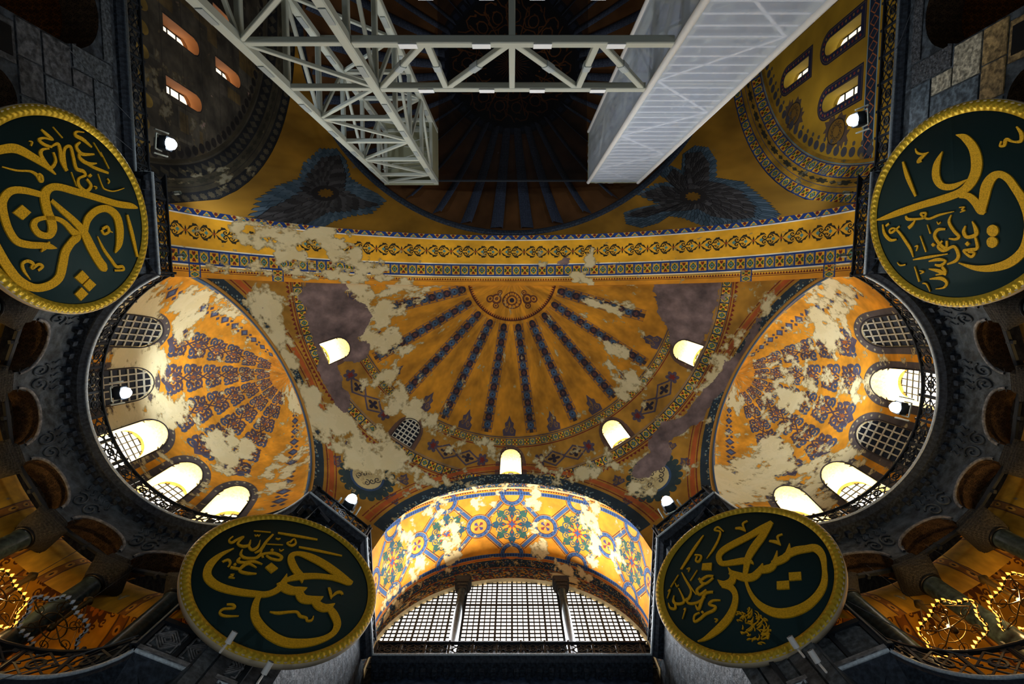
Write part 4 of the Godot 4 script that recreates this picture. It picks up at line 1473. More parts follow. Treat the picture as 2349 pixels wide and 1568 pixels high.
func build_galleries():
	for s in [-1, 1]:
		var side: String = "south" if s < 0 else "north"
		# curved arcade wall of the side niche
		var holes := []
		var ex := []
		for a in ARCHES:
			holes.append({"u0": a - 9.6, "u1": a + 9.6, "top": -21.5, "spring": -20.7, "bottom": -19.0})
			for k in 15:
				ex.append(a - 9.6 + 19.2 * k / 14)
		var us := with_lines(spaced(-93, 108, 90), ex, 0.5)
		var wall := sheet(us, with_lines(spaced(-23.0, -20.4, 8), [-21.5], 0.1), func(u, v): return ring_at(s, u, 6.4, -v), func(u, v): return Vector2(u / 40.0, v / 4.0), null, holes, s > 0)
		var w := solid("wall_niche_" + side, "curved dark marble arcade wall of the %s side niche above its gallery columns" % side, "wall", wall, M.marble)
		var back := sheet(us, with_lines(spaced(-22.6, -20.4, 8), [-21.5], 0.1), func(u, v): return ring_at(s, u, 7.4, -v), func(u, v): return Vector2(u / 40.0, v / 4.0), null, holes, s < 0)
		part("inner_face", back, M.ochre_dim, w)
		for h in holes:
			var rev := sheet(spaced(0, 1, 20), [0.0, 1.0], func(u, v):
				var x := -cos(PI * u)
				return ring_at(s, (h.u0 + h.u1) / 2 + x * 9.6, 6.4 + v, 20.7 + 0.8 * sin(PI * u)), func(u, v): return Vector2(u * 3.0, v), null, [], s > 0)
			part("arch_underside", rev, M.scroll, w)
			# a raised rim round the arch
			var rim := []
			for k in 21:
				var t := PI * k / 20
				rim.append(ring_at(s, (h.u0 + h.u1) / 2 - cos(t) * 10.1, 6.38, 20.7 + 0.86 * sin(t)))
			part("arch_rim", tube(rim, 0.06, 6), M.marble_pale, w)
		for k in ARCHES.size() - 1:
			part("spandrel_boss", spandrel(s, (ARCHES[k] + ARCHES[k + 1]) / 2), M.marble, w)
		# columns
		for k in ARCHES.size() - 1:
			column(s, (ARCHES[k] + ARCHES[k + 1]) / 2, k, side)
		# gallery ceiling and outer wall
		var gu := spaced(-90, 84, 50)
		var ceil := sheet(gu, spaced(0, 1, 14), func(u, v): return ring_at(s, u, 10.2 - 2.8 * cos(PI * v), 19.0 + 3.7 * sin(PI * v)), func(u, v): return Vector2((u + 93) / 60.0, v), null, [], s < 0)
		solid("ceiling_gallery_" + side, "%s gallery vault of yellow plaster with dark flowery medallions, lit from below" % side, "ceiling", ceil, M.gallery)
		var outer := sheet(gu, spaced(-19.0, -13.6, 4), func(u, v): return ring_at(s, u, 13.0, -v), func(u, v): return Vector2(u / 30.0, v / 5.4), null, [], s > 0)
		solid("wall_gallery_" + side, "outer wall of the %s gallery" % side, "wall", outer, M.ochre_dim)
		# gallery floor edge and the wall beneath
		var path := []
		for k in 41:
			path.append(ring_at(s, -93 + 188.0 * k / 40, 5.7, 14.0))
		if s > 0: path.reverse()
		var fl := solid("floor_gallery_" + side, "stone edge of the %s gallery floor" % side, "floor", sweep(path, [Vector2(0, 0), Vector2(-7.4, 0), Vector2(-7.4, -0.45), Vector2(-0.8, -0.45), Vector2(-0.7, -0.3), Vector2(-0.08, -0.16)]), M.cornice)
		part("lip", tube(path, 0.06, 6), M.lip, fl)
		var low := sheet(gu, spaced(-13.6, -2.0, 4), func(u, v): return ring_at(s, u, 6.4, -v), func(u, v): return Vector2(u / 40.0, v / 4.0), null, [], s > 0)
		solid("wall_lower_" + side, "dark lower wall of the %s side niche" % side, "wall", low, M.marble)
		var inner := []
		for p in path:
			var c := niche_c(s)
			var d: Vector3 = (p - Vector3(c.x, p.y, c.z)).normalized()
			inner.append(p + d * 0.15)
		balustrade(inner, 14.0, 1.15, "curved dark iron balustrade along the %s gallery floor" % side, 1.5)
		# long side wall with gallery arches
		var wh := [{"u0": 5.6, "u1": 7.3, "top": -18.4, "spring": -17.6, "bottom": -12.0}]
		var wx := []
		for k in 6:
			wh.append({"u0": 9.2 + k * 4.3, "u1": 12.6 + k * 4.3, "top": -21.95, "spring": -20.4, "bottom": -14.5})
		for h in wh:
			for k in 17:
				wx.append(lerpf(h.u0, h.u1, k / 16.0))
		var zs := with_lines(spaced(5.1, 36.0, 60), wx, 0.06)
		var lw := sheet(zs, with_lines(spaced(-23, -10, 12), [-21.95, -14.5, -18.4], 0.2), func(u, v): return Vector3(s * 16.0, -v, u), func(u, v): return Vector2(u / 4.0, v / 4.0), null, wh, s > 0)
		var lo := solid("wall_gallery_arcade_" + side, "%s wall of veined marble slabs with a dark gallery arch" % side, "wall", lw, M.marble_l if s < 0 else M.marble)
		for h in wh:
			var rev := sheet(spaced(0, 1, 28), [0.0, 1.0], func(u, v):
				var q: Vector2 = arch_outline(h, u)
				return Vector3(s * (16.0 + 1.4 * v), q.y, q.x), func(u, v): return Vector2(u * 4, v), null, [], s > 0)
			part("arch_underside", rev, M.scroll, lo)
		var slabs := [[7.78, 9.12, 19.42, 20.48, 0], [7.78, 8.42, 20.55, 21.4, 0], [6.72, 7.9, 18.5, 19.34, 1], [7.96, 9.12, 18.5, 19.34, 1], [5.5, 7.7, 19.42, 21.4, 2], [8.5, 9.3, 20.6, 22.4, 3], [5.5, 8.42, 21.48, 22.4, 2], [7.6, 8.9, 17.55, 18.42, 1], [7.8, 8.7, 17.7, 18.3, 4], [5.5, 6.65, 18.5, 19.34, 2], [7.6, 9.1, 16.4, 17.45, 0], [7.4, 9.1, 14.6, 16.3, 2], [5.2, 5.44, 18, 22.4, 3], [12.68, 13.4, 16, 21.9, 1], [9.4, 12.4, 22.05, 22.5, 3]]
		for q in slabs:
			var th := 0.05 if q[4] != 4 else 0.09
			var pm: Material = [M.slab_pale, M.slab_gold, M.slab_blue, M.slab_carved, M.black][q[4]]
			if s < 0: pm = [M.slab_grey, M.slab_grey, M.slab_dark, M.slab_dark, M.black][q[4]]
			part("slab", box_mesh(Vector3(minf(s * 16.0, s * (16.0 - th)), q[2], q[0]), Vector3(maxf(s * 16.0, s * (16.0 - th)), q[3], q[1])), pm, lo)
		solid("wall_aisle_" + side, "back wall of the dim %s aisle gallery" % side, "wall", box_mesh(Vector3(minf(s * 23.0, s * 23.3), 8, 2), Vector3(maxf(s * 23.0, s * 23.3), 23, 40)), M.ochre_dim)
		solid("ceiling_aisle_" + side, "%s aisle gallery vault with faded gold ornament" % side, "ceiling", box_mesh(Vector3(minf(s * 16.3, s * 23.0), 22.8, 4), Vector3(maxf(s * 16.3, s * 23.0), 23.0, 40)), M.gallery_flat)
		# main pier, below and above the cornice
		var x0 := minf(s * 15.3, s * 20.0)
		solid("pier", "%s main pier of dark marble behind the round panel" % side, "pier", box_mesh(Vector3(x0, 0, 1.15), Vector3(x0 + 4.7, 24.0, 5.0)), M.marble)
		# west pier between the niche and the west vault
		var a := ring_at(s, 104, 6.85, 0)
		var outline := PackedVector2Array([Vector2(a.x, a.z), Vector2(s * 6.75, -10.75), Vector2(s * 6.75, -18.0), Vector2(s * 10.4, -18.0), Vector2(s * 10.9, -11.0)])
		var wp := solid("pier", "%s west pier of dark marble between the niche and the west vault" % side, "pier", prism(outline, 0.0, 23.0), M.marble)
		var e2 := Vector3(s * 6.75, 0, -10.75)
		var along_face := (e2 - a).normalized()
		var face = along_face.cross(Vector3.UP) * s * -1.0
		if face.z < 0: face = -face
		for q in 5:
			var l := a.distance_to(e2) / 5.0
			var c = a + along_face * l * (q + 0.5) + face * 0.03
			part("facing_slab", box_mesh(Vector3(-l / 2 + 0.03, 8.0, -0.05), Vector3(l / 2 - 0.03, 22.3, 0.04)), M.slab_grey if q % 2 else M.slab_dark, wp, Transform3D(Basis(along_face, Vector3.UP, along_face.cross(Vector3.UP)), c))
		var lp2 := [ring_at(s, 95, 5.7, 14), Vector3(s * 7.3, 14, -10.15), Vector3(s * 6.55, 14, -10.6)]
		if s > 0: lp2.reverse()
		var led := solid("cornice", "lower stone ledge on the %s west pier under the carved parapet" % side, "cornice", sweep(lp2, [Vector2(0, 0), Vector2(-1.1, 0), Vector2(-1.1, -0.5), Vector2(-0.6, -0.45), Vector2(-0.08, -0.15)]), M.cornice)
		part("lip", tube(lp2, 0.06, 6), M.lip, led)
		parapet(s, lp2, side)
	# west wall under the balustrade of the west window
	var westw := solid("wall_west_lower", "dark marble wall below the west window balustrade", "wall", box_mesh(Vector3(-6.8, 0, -18.2), Vector3(6.8, 22.9, -16.75)), M.marble_blue)
	for r in 3:
		for c in 7:
			part("slab", box_mesh(Vector3(-6.3 + c * 1.81, 20.72 - r * 1.75, -16.75), Vector3(-4.55 + c * 1.81, 22.35 - r * 1.75, -16.71)), M.marble_blue2 if (r + c) % 2 else M.marble_blue, westw)

func arch_outline(h: Dictionary, t: float) -> Vector2:
	# from one jamb's foot over the arch to the other, as (along, height)
	var m: float = (h.u0 + h.u1) / 2
	var w: float = (h.u1 - h.u0) / 2
	if t < 0.25: return Vector2(h.u0, lerpf(-h.bottom, -h.spring, t / 0.25))
	if t > 0.75: return Vector2(h.u1, lerpf(-h.spring, -h.bottom, (t - 0.75) / 0.25))
	var a := PI * (t - 0.25) / 0.5
	return Vector2(m - cos(a) * w, -h.spring + sin(a) * (h.spring - h.top))

func prism(outline: PackedVector2Array, y0: float, y1: float) -> ArrayMesh:
	var st := SurfaceTool.new()
	st.begin(Mesh.PRIMITIVE_TRIANGLES)
	st.set_smooth_group(-1)
	if Geometry2D.is_polygon_clockwise(outline): outline.reverse()
	var n := outline.size()
	for i in n:
		var a := outline[i]
		var b := outline[(i + 1) % n]
		quad(st, Vector3(a.x, y0, a.y), Vector3(b.x, y0, b.y), Vector3(b.x, y1, b.y), Vector3(a.x, y1, a.y))
	var idx := Geometry2D.triangulate_polygon(outline)
	for i in range(0, idx.size(), 3):
		for y in [y0, y1]:
			var p := []
			for k in 3: p.append(Vector3(outline[idx[i + k]].x, y, outline[idx[i + k]].y))
			if y == y1: tri(st, p[0], p[1], p[2])
			else: tri(st, p[0], p[2], p[1])
	st.generate_normals()
	return st.commit()

func spandrel(s: int, deg: float) -> ArrayMesh:
	# carved scroll relief above a capital: concentric curls
	var st := SurfaceTool.new()
	st.begin(Mesh.PRIMITIVE_TRIANGLES)
	for k in [-1, 1]:
		var pts := []
		for i in 26:
			var t := i / 25.0
			var r := 0.42 * (1.0 - 0.8 * t)
			var a := t * 9.0 + 0.5
			pts.append(ring_at(s, deg + k * (2.6 + cos(a) * r * 6.0), 6.36, 21.55 + sin(a) * r))
		add_tube(st, pts, 0.045, 5)
	for k in 5:
		var pts := []
		for i in 8:
			pts.append(ring_at(s, deg - 5 + k * 2.5 + sin(i * 0.9) * 0.5, 6.37, 22.05 + i * 0.06))
		add_tube(st, pts, 0.035, 5)
	st.generate_normals()
	return st.commit()

const COLUMN_PLACE := ["next to the main pier", "second from the main pier", "third from the main pier", "third from the west pier", "second from the west pier", "next to the west pier"]

func column(s: int, deg: float, k: int, side: String):
	var base := ring_at(s, deg, 6.85, 14.0)
	var t := thing("column", "dark green marble gallery column in the %s niche, %s" % [side, COLUMN_PLACE[k]], "column", base, "gallery columns", "structure")
	var d := niche_dir(s, deg)
	t.rotation.y = atan2(d.x, d.z)
	part("base", lathe([Vector2(0, 0), Vector2(0.56, 0), Vector2(0.56, 0.14), Vector2(0.5, 0.2), Vector2(0.53, 0.28), Vector2(0.46, 0.36), Vector2(0.44, 0.44), Vector2(0.4, 0.5)]), M.marble_pale, t)
	var shaft := part("shaft", lathe([Vector2(0.39, 0.48), Vector2(0.385, 2.0), Vector2(0.36, 3.4), Vector2(0.345, 5.1), Vector2(0.37, 5.14), Vector2(0.37, 5.22), Vector2(0.34, 5.26)], 24), M.column, t)
	part("necking", tube(circle(0.37, 5.3, 20), 0.06, 6, true), M.dark_metal, shaft)
	# basket capital: round below, square above
	var st := SurfaceTool.new()
	st.begin(Mesh.PRIMITIVE_TRIANGLES)
	st.set_smooth_group(0)
	var rows := []
	for r in 9:
		var f := r / 8.0
		var ring := []
		for i in 32:
			var a := TAU * i / 32
			var c := Vector2(cos(a), sin(a))
			var sq := c / maxf(absf(c.x), absf(c.y))
			var q := (c * (0.38 + 0.26 * sin(f * PI * 0.6))).lerp(sq * 0.66, smoothstep(0.25, 1.0, f))
			var relief := 0.025 * sin(i * PI / 2) * sin(f * 14.0)
			ring.append(Vector3(q.x * (1 + relief), 5.3 + f * 0.72, q.y * (1 + relief)))
		rows.append(ring)
	for r in 8:
		for i in 32:
			quad(st, rows[r][i], rows[r][(i + 1) % 32], rows[r + 1][(i + 1) % 32], rows[r + 1][i], true)
	st.generate_normals()
	var cap := part("capital", st.commit(), M.capital, t)
	for sx in [-1, 1]:
		for sz in [-1, 1]:
			part("volute", tube(spiral(Vector3(sx * 0.52, 5.88, sz * 0.52), Vector3(sx, 0, sz).normalized(), 0.15), 0.045, 5), M.capital, cap)
	part("abacus", box_mesh(Vector3(-0.68, 6.02, -0.6), Vector3(0.68, 6.14, 0.6)), M.capital, cap)
	part("impost", bars([[Vector3(0, 6.14, 0), Vector3(0, 6.42, 0), 0.9, 1.1, Vector3.BACK]]), M.capital, t)

func circle(r: float, y: float, n: int) -> Array:
	var p := []
	for i in n:
		p.append(Vector3(cos(TAU * i / n) * r, y, sin(TAU * i / n) * r))
	return p

func spiral(c: Vector3, out: Vector3, r: float) -> Array:
	var p := []
	for i in 16:
		var a := i * 0.55
		var q := r * (1.0 - i / 20.0)
		p.append(c + out * cos(a) * q + Vector3.UP * sin(a) * q)
	return p

func parapet(s: int, path: Array, side: String):
	# carved stone parapet panels on the lower ledge of the west pier
	var a: Vector3 = path[0] if s < 0 else path[2]
	var b: Vector3 = path[1]
	var t := thing("parapet", "carved grey stone parapet of pierced panels below the %s round panel on the west pier" % side, "parapet", (a + b) / 2, "carved parapets", "structure")
	var d := (b - a).normalized()
	t.transform.basis = Basis(d, Vector3.UP, d.cross(Vector3.UP))
	var len := a.distance_to(b)
	part("top_rail", box_mesh(Vector3(-len / 2, 1.05, -0.1), Vector3(len / 2, 1.2, 0.12)), M.iron, t)
	part("bottom_rail", box_mesh(Vector3(-len / 2, 0.0, -0.1), Vector3(len / 2, 0.12, 0.1)), M.marble_pale, t)
	for k in 4:
		var x := -len / 2 + len * k / 3
		part("post", box_mesh(Vector3(x - 0.06, 0, -0.07), Vector3(x + 0.06, 1.1, 0.07)), M.iron, t)
		if k < 3:
			var w := len / 3
			var pan := part("panel", box_mesh(Vector3(x + 0.08, 0.12, -0.02), Vector3(x + w - 0.08, 1.05, 0.02)), M.slab_dark, t)
			var list := []
			var c := x + w / 2
			for q in 4:
				var p := Vector2(0.36, 0.36) * (1.0 - 0.24 * q)
				var cs := [Vector3(c - p.x, 0.58, 0.04), Vector3(c, 0.58 + p.y, 0.04), Vector3(c + p.x, 0.58, 0.04), Vector3(c, 0.58 - p.y, 0.04)]
				for i in 4:
					list.append([cs[i], cs[(i + 1) % 4], 0.035, 0.06, Vector3.BACK])
			for sx in [-1, 1]:
				for y in [0.22, 0.94]:
					list.append([Vector3(c + sx * (w / 2 - 0.12), y, 0.04), Vector3(c + sx * 0.2, y, 0.04), 0.04, 0.06, Vector3.BACK])
					list.append([Vector3(c + sx * (w / 2 - 0.14), y, 0.04), Vector3(c + sx * (w / 2 - 0.14), 0.58, 0.04), 0.04, 0.06, Vector3.BACK])
			part("fretwork", bars(list), M.marble_pale, pan)

# ---------------------------------------------------------------- upper cornice and its iron balustrade
func cornice_paths() -> Array:
	var r := []
	for s in [-1, 1]:
		var side: String = "south" if s < 0 else "north"
		r.append(["%s side wall" % side, [Vector3(s * 15.7, LEVEL, 36), Vector3(s * 15.7, LEVEL, 5.35), Vector3(s * 15.35, LEVEL, 5.35)], s])
		r.append(["%s main pier" % side, [Vector3(s * 15.3, LEVEL, 5.35), Vector3(s * 15.0, LEVEL, 5.35), Vector3(s * 14.95, LEVEL, 1.12)], s])
		var arc := []
		for k in 45:
			arc.append(ring_at(s, -92 + 199.0 * k / 44, 5.7, LEVEL))
		r.append(["%s side niche" % side, arc, s])
		var e := ring_at(s, 107, 5.7, LEVEL)
		r.append(["%s west pier" % side, [e, Vector3(s * 6.45, LEVEL, -10.4)], s])
		r.append(["%s flank of west vault" % side, [Vector3(s * 6.45, LEVEL, -10.4), Vector3(s * 6.3, LEVEL, -15.9)], s])
	r.append(["west window", [Vector3(-6.3, LEVEL, -15.9), Vector3(6.3, LEVEL, -15.9)], -1])
	return r

func build_cornices():
	var dentil := box_mesh(Vector3(-0.11, -0.22, -0.18), Vector3(0.11, 0.0, 0.18))
	for e in cornice_paths():
		var path: Array = e[1].duplicate()
		if e[2] > 0: path.reverse()
		var c := solid("cornice", "dark stone cornice ledge with square blocks beneath, along the %s" % e[0], "cornice", sweep(path, [Vector2(-1.5, -0.5), Vector2(-0.95, -0.48), Vector2(-0.9, -0.3), Vector2(-0.2, -0.24), Vector2(-0.08, -0.14), Vector2(0.0, -0.1), Vector2(0.0, 0.0), Vector2(-1.5, 0.0)]), M.cornice)
		part("lip", tube(path, 0.065, 6), M.lip, c)
		for p in along(path, 0.52, 0.26):
			var b := Basis(p[1], Vector3.UP, p[1].cross(Vector3.UP))
			part("block", dentil, M.cornice, c, Transform3D(b, p[0] - b.z * -0.0 + b.z * -0.62 + Vector3(0, -0.27, 0)))
		var back := []
		for i in path.size():
			back.append(path[i] + normal_at(path, i) * -0.16)
		balustrade(back, LEVEL, 1.0, "dark pierced iron balustrade on the cornice along the %s" % e[0], 1.12)

func normal_at(path: Array, i: int) -> Vector3:
	var a: Vector3 = path[maxi(i - 1, 0)]
	var b: Vector3 = path[mini(i + 1, path.size() - 1)]
	return (b - a).normalized().cross(Vector3.UP)

# evenly spaced places along a path: [point, direction]
func along(path: Array, gap: float, first := 0.0) -> Array:
	var r := []
	var need := first
	for i in path.size() - 1:
		var a: Vector3 = path[i]
		var b: Vector3 = path[i + 1]
		var l := a.distance_to(b)
		while need <= l:
			r.append([a.lerp(b, need / l), (b - a).normalized()])
			need += gap
		need -= l
	return r

var lattice_mesh: ArrayMesh

func lattice() -> ArrayMesh:
	# a unit pierced panel: frame, cross, diamond and a middle boss
	if lattice_mesh: return lattice_mesh
	var l := []
	var w := 0.045
	var B := Vector3.BACK
	var c := [Vector3(-0.5, 0, 0), Vector3(0.5, 0, 0), Vector3(0.5, 1, 0), Vector3(-0.5, 1, 0)]
	for i in 4: l.append([c[i], c[(i + 1) % 4], 0.06, 0.05, B])
	l.append([c[0], c[2], w, 0.035, B])
	l.append([c[1], c[3], w, 0.03, B])
	var d := [Vector3(0, 0.08, 0), Vector3(0.42, 0.5, 0), Vector3(0, 0.92, 0), Vector3(-0.42, 0.5, 0)]
	for i in 4: l.append([d[i], d[(i + 1) % 4], w, 0.04, B])
	var o := []
	for i in 8:
		o.append(Vector3(cos(TAU * i / 8) * 0.16, 0.5 + sin(TAU * i / 8) * 0.16, 0))
	for i in 8: l.append([o[i], o[(i + 1) % 8], 0.06, 0.06, B])
	for sx in [-1, 1]:
		l.append([Vector3(sx * 0.5, 0.5, 0), Vector3(sx * 0.3, 0.5, 0), w, 0.04, B])
		for y in [0.12, 0.88]:
			l.append([Vector3(sx * 0.38, y - 0.06, 0), Vector3(sx * 0.38, y + 0.06, 0), 0.12, 0.03, B])
	lattice_mesh = bars(l)
	return lattice_mesh

var post_mesh: ArrayMesh

func balustrade(path: Array, y: float, height: float, label: String, gap: float):
	var t := thing("balustrade", label, "balustrade", Vector3.ZERO, "iron balustrades", "structure")
	var marks := along(path, gap * 0.999, 0.0)
	var last: Vector3 = path[-1]
	if marks[-1][0].distance_to(last) > gap * 0.35: marks.append([last, marks[-1][1]])
	if post_mesh == null:
		post_mesh = bars([[Vector3.ZERO, Vector3(0, 1.04, 0), 0.075, 0.075, Vector3.BACK], [Vector3(0, 1.04, 0), Vector3(0, 1.13, 0), 0.11, 0.11, Vector3.BACK]])
	var up: Vector3 = Vector3.UP * (y - path[0].y)
	var rail := path.map(func(p): return p + up + Vector3.UP * height)
	part("top_rail", sweep(rail, [Vector2(-0.07, -0.05), Vector2(0.07, -0.05), Vector2(0.08, 0.0), Vector2(0.05, 0.05), Vector2(-0.05, 0.05), Vector2(-0.08, 0.0)]), M.iron, t)
	part("bottom_rail", sweep(path.map(func(p): return p + up), [Vector2(-0.06, 0.0), Vector2(0.06, 0.0), Vector2(0.06, 0.1), Vector2(-0.06, 0.1)]), M.iron, t)
	for i in marks.size():
		var p: Vector3 = marks[i][0] + up
		part("post", post_mesh, M.iron, t, Transform3D(Basis().scaled(Vector3(1, height, 1)), p))
		if i + 1 < marks.size():
			var q: Vector3 = marks[i + 1][0] + up
			var d := (q - p)
			var w := d.length()
			if w < 0.2: continue
			d = d.normalized()
			part("lattice_panel", lattice(), M.iron, t, Transform3D(Basis(d * (w - 0.06), Vector3.UP * (height - 0.12), d.cross(Vector3.UP)), (p + q) / 2 + Vector3.UP * 0.09))

# ---------------------------------------------------------------- windows
func build_windows():
	var n := 0
	# half dome: five; the second from the south end is walled up behind a grille
	var spots := window_spots()
	for k in 5:
		n += 1
		var u: float = spots[k]
		var f := func(a, b): return half_dome_at(a, b)
		var th := PI * (1.0 - u)
		var where: String = ["southmost in the west half dome, amid bare mortar", "blind one in the west half dome, grey lattice over dark glass", "middle of the west half dome", "right of the middle one in the west half dome", "northmost in the west half dome, amid bare mortar"][k]
		arched_window(n, {"u0": u - 0.0172, "u1": u + 0.0172, "top": 0.534, "spring": 0.561, "bottom": 0.611}, f, Vector3(cos(th), 0, -sin(th)) if k != 1 else Vector3(cos(th) * 0.78, 0.62, -sin(th) * 0.78).normalized(), 0.5 if k != 1 else 0.06, 5, 6, k != 1, "small bright arched window, " + where if k != 1 else "small arched window, " + where, 26.0)
	for s in [-1, 1]:
		var side: String = "south" if s < 0 else "north"
		for k in 5:
			n += 1
			var u := 0.5 + (k - 2) * 0.1165
			var c := niche_c(s)
			var f := func(a, b): return c + Vector3.UP * cos(b * PI / 2) * NICHE_R + niche_dir(s, (0.5 - a) * 220) * sin(b * PI / 2) * NICHE_R
			var open: bool = (k < 3) if s < 0 else (k in [0, 1, 3])
			var order: String = ["nearest the west window", "second from the west window", "third from the west window", "fourth from the west window", "nearest the main pier"][k]
			arched_window(n, {"u0": u - 0.034, "u1": u + 0.034, "top": 0.652, "spring": 0.735, "bottom": 0.985}, f, niche_dir(s, (0.5 - u) * 220) if open else (niche_dir(s, (0.5 - u) * 220) + Vector3(0, 0.36, 0)).normalized(), 0.7 if open else 0.08, 5, 9, open, ("bright arched window with dark bars in the %s niche, %s" if open else "blind pale-latticed arched window in the %s niche, %s") % [side, order], 42.0)
		# windows under the side arch
		for row in [[26.9, 29.7, [10.5, 13.4]], [31.2, 33.8, [13.4, 16.3]]]:
			for z in row[2]:
				n += 1
				var f := func(a, b): return Vector3(s * 16.8, -b, a)
				var lbl := "small deep window in the %s side wall, %s row, %s from the west" % [side, "lower" if row[0] < 30 else "upper", {10.5: "first", 13.4: "second", 16.3: "third", 19.2: "fourth"}[z]]
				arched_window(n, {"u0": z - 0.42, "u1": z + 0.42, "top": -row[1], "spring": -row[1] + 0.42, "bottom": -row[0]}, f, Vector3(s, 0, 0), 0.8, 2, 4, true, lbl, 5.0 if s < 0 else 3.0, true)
	# great west window: three lights between two dark columns
	for q in 3:
		n += 1
		west_light(n, q)
	for s in [-1, 1]:
		var t := thing("window_column", "dark mullion column of the west window on its %s side, with a flared capital" % ("south" if s < 0 else "north"), "column", Vector3(s * 2.85, 23.3, -16.45), "", "structure")
		part("shaft", lathe([Vector2(0.3, 0), Vector2(0.3, 0.2), Vector2(0.24, 0.3), Vector2(0.21, 5.4), Vector2(0.25, 5.45), Vector2(0.25, 5.55)], 16), M.column, t)
		part("capital", bars([[Vector3(0, 5.5, 0), Vector3(0, 5.75, 0), 0.5, 0.5, Vector3.BACK], [Vector3(0, 5.75, 0), Vector3(0, 6.0, 0), 0.68, 0.6, Vector3.BACK], [Vector3(0, 6.0, 0), Vector3(0, 6.25, 0), 0.86, 0.7, Vector3.BACK]]), M.capital, t)
		part("impost", bars([[Vector3(0, 6.25, 0), Vector3(0, 6.62, 0), 0.95, 0.7, Vector3.BACK]]), M.iron, t)

func outline_of(h: Dictionary, n := 18) -> Array:
	var r := [Vector2(h.u0, h.bottom), Vector2(h.u0, lerpf(h.bottom, h.spring, 0.5))]
	for i in n + 1:
		var u := lerpf(h.u0, h.u1, 0.5 - 0.5 * cos(PI * i / n))
		r.append(Vector2(u, arch_v(h, u)))
	r.append(Vector2(h.u1, lerpf(h.bottom, h.spring, 0.5)))
	r.append(Vector2(h.u1, h.bottom))
	return r

func arched_window(n: int, h: Dictionary, f: Callable, out: Vector3, depth: float, cols: int, rows: int, open: bool, label: String, energy: float, dim := false):
	var pts := outline_of(h).map(func(p): return f.call(p.x, p.y))
	var far := -1e9
	for p in pts: far = maxf(far, p.dot(out))
	far += depth
	var side := out.cross(Vector3.UP).normalized()
	var up := (Vector3.UP - out * out.y).normalized()
	var origin := out * far
	var mid := Vector3.ZERO
	for p in pts: mid += p / pts.size()
	var sx := mid.dot(side)
	var su := mid.dot(up)
	var at := origin + side * sx + up * su
	var t := thing("window_%d" % n, label, "window", at, "", "structure")
	var back := []
	var flat := PackedVector2Array()
	for p in pts:
		var q: Vector3 = p + out * (far - p.dot(out))
		back.append(q)
		flat.append(Vector2(-(q.dot(side) - sx), q.dot(up) - su))
	# reveal: the splayed tunnel through the wall
	var st := SurfaceTool.new()
	st.begin(Mesh.PRIMITIVE_TRIANGLES)
	var k := pts.size()
	for i in k:
		var j := (i + 1) % k
		quad(st, pts[i] - at, pts[j] - at, back[j] - at, back[i] - at)
	st.generate_normals()
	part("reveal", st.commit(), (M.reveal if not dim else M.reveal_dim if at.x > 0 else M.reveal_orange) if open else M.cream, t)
	# a thin painted stone rim round the opening
	var rim := []
	for p in pts: rim.append(p - at + (mid - p).normalized() * -0.05)
	part("frame", tube(rim, 0.035 if not dim else 0.02, 5), M.frame_dark, t)
	var b := Basis(-side, up, -out)
	var lo := flat[0]
	var hi := flat[0]
	for p in flat:
		lo = lo.min(p)
		hi = hi.max(p)
	var size := hi - lo
	var bar := 0.05 if open else 0.07
	var list := []
	for c in cols + 1:
		var x := lo.x + size.x * c / cols
		var top := hi.y
		var cut := Geometry2D.intersect_polyline_with_polygon(PackedVector2Array([Vector2(clampf(x, lo.x + 0.01, hi.x - 0.01), lo.y + 0.005), Vector2(clampf(x, lo.x + 0.01, hi.x - 0.01), hi.y)]), flat)
		for l in cut:
			if l.size() >= 2: list.append([Vector3(l[0].x, l[0].y, 0.04), Vector3(l[-1].x, l[-1].y, 0.04), bar, bar, Vector3.BACK])
	for r in rows + 1:
		var y := lo.y + size.y * r / rows
		var cut := Geometry2D.intersect_polyline_with_polygon(PackedVector2Array([Vector2(lo.x, clampf(y, lo.y + 0.01, hi.y - 0.01)), Vector2(hi.x, clampf(y, lo.y + 0.01, hi.y - 0.01))]), flat)
		for l in cut:
			if l.size() >= 2: list.append([Vector3(l[0].x, l[0].y, 0.04), Vector3(l[-1].x, l[-1].y, 0.04), bar, bar, Vector3.BACK])
	var grid := part("glazing_bars", bars(list), M.iron if open else M.pale_bars, t, Transform3D(b, Vector3.ZERO))
	var pm: Material = (M.pane if not dim else M.pane_dim) if open else M.pane_dark
	for r in rows:
		for c in cols:
			var cell := PackedVector2Array([lo + size * Vector2(float(c) / cols, float(r) / rows), lo + size * Vector2((c + 1.0) / cols, float(r) / rows), lo + size * Vector2((c + 1.0) / cols, (r + 1.0) / rows), lo + size * Vector2(float(c) / cols, (r + 1.0) / rows)])
			for piece in Geometry2D.intersect_polygons(cell, flat):
				if piece.size() >= 3:
					part("pane", plate(piece, 0.02), pm, grid)
	if open:
		area_light("daylight_window_%d" % n, at - out * 0.12, -out + Vector3(0, -0.15, 0), Vector2(size.x * 0.85, size.y * 0.7), Color(1.0, 0.97, 0.92), energy * (0.2 if dim else 1.0))

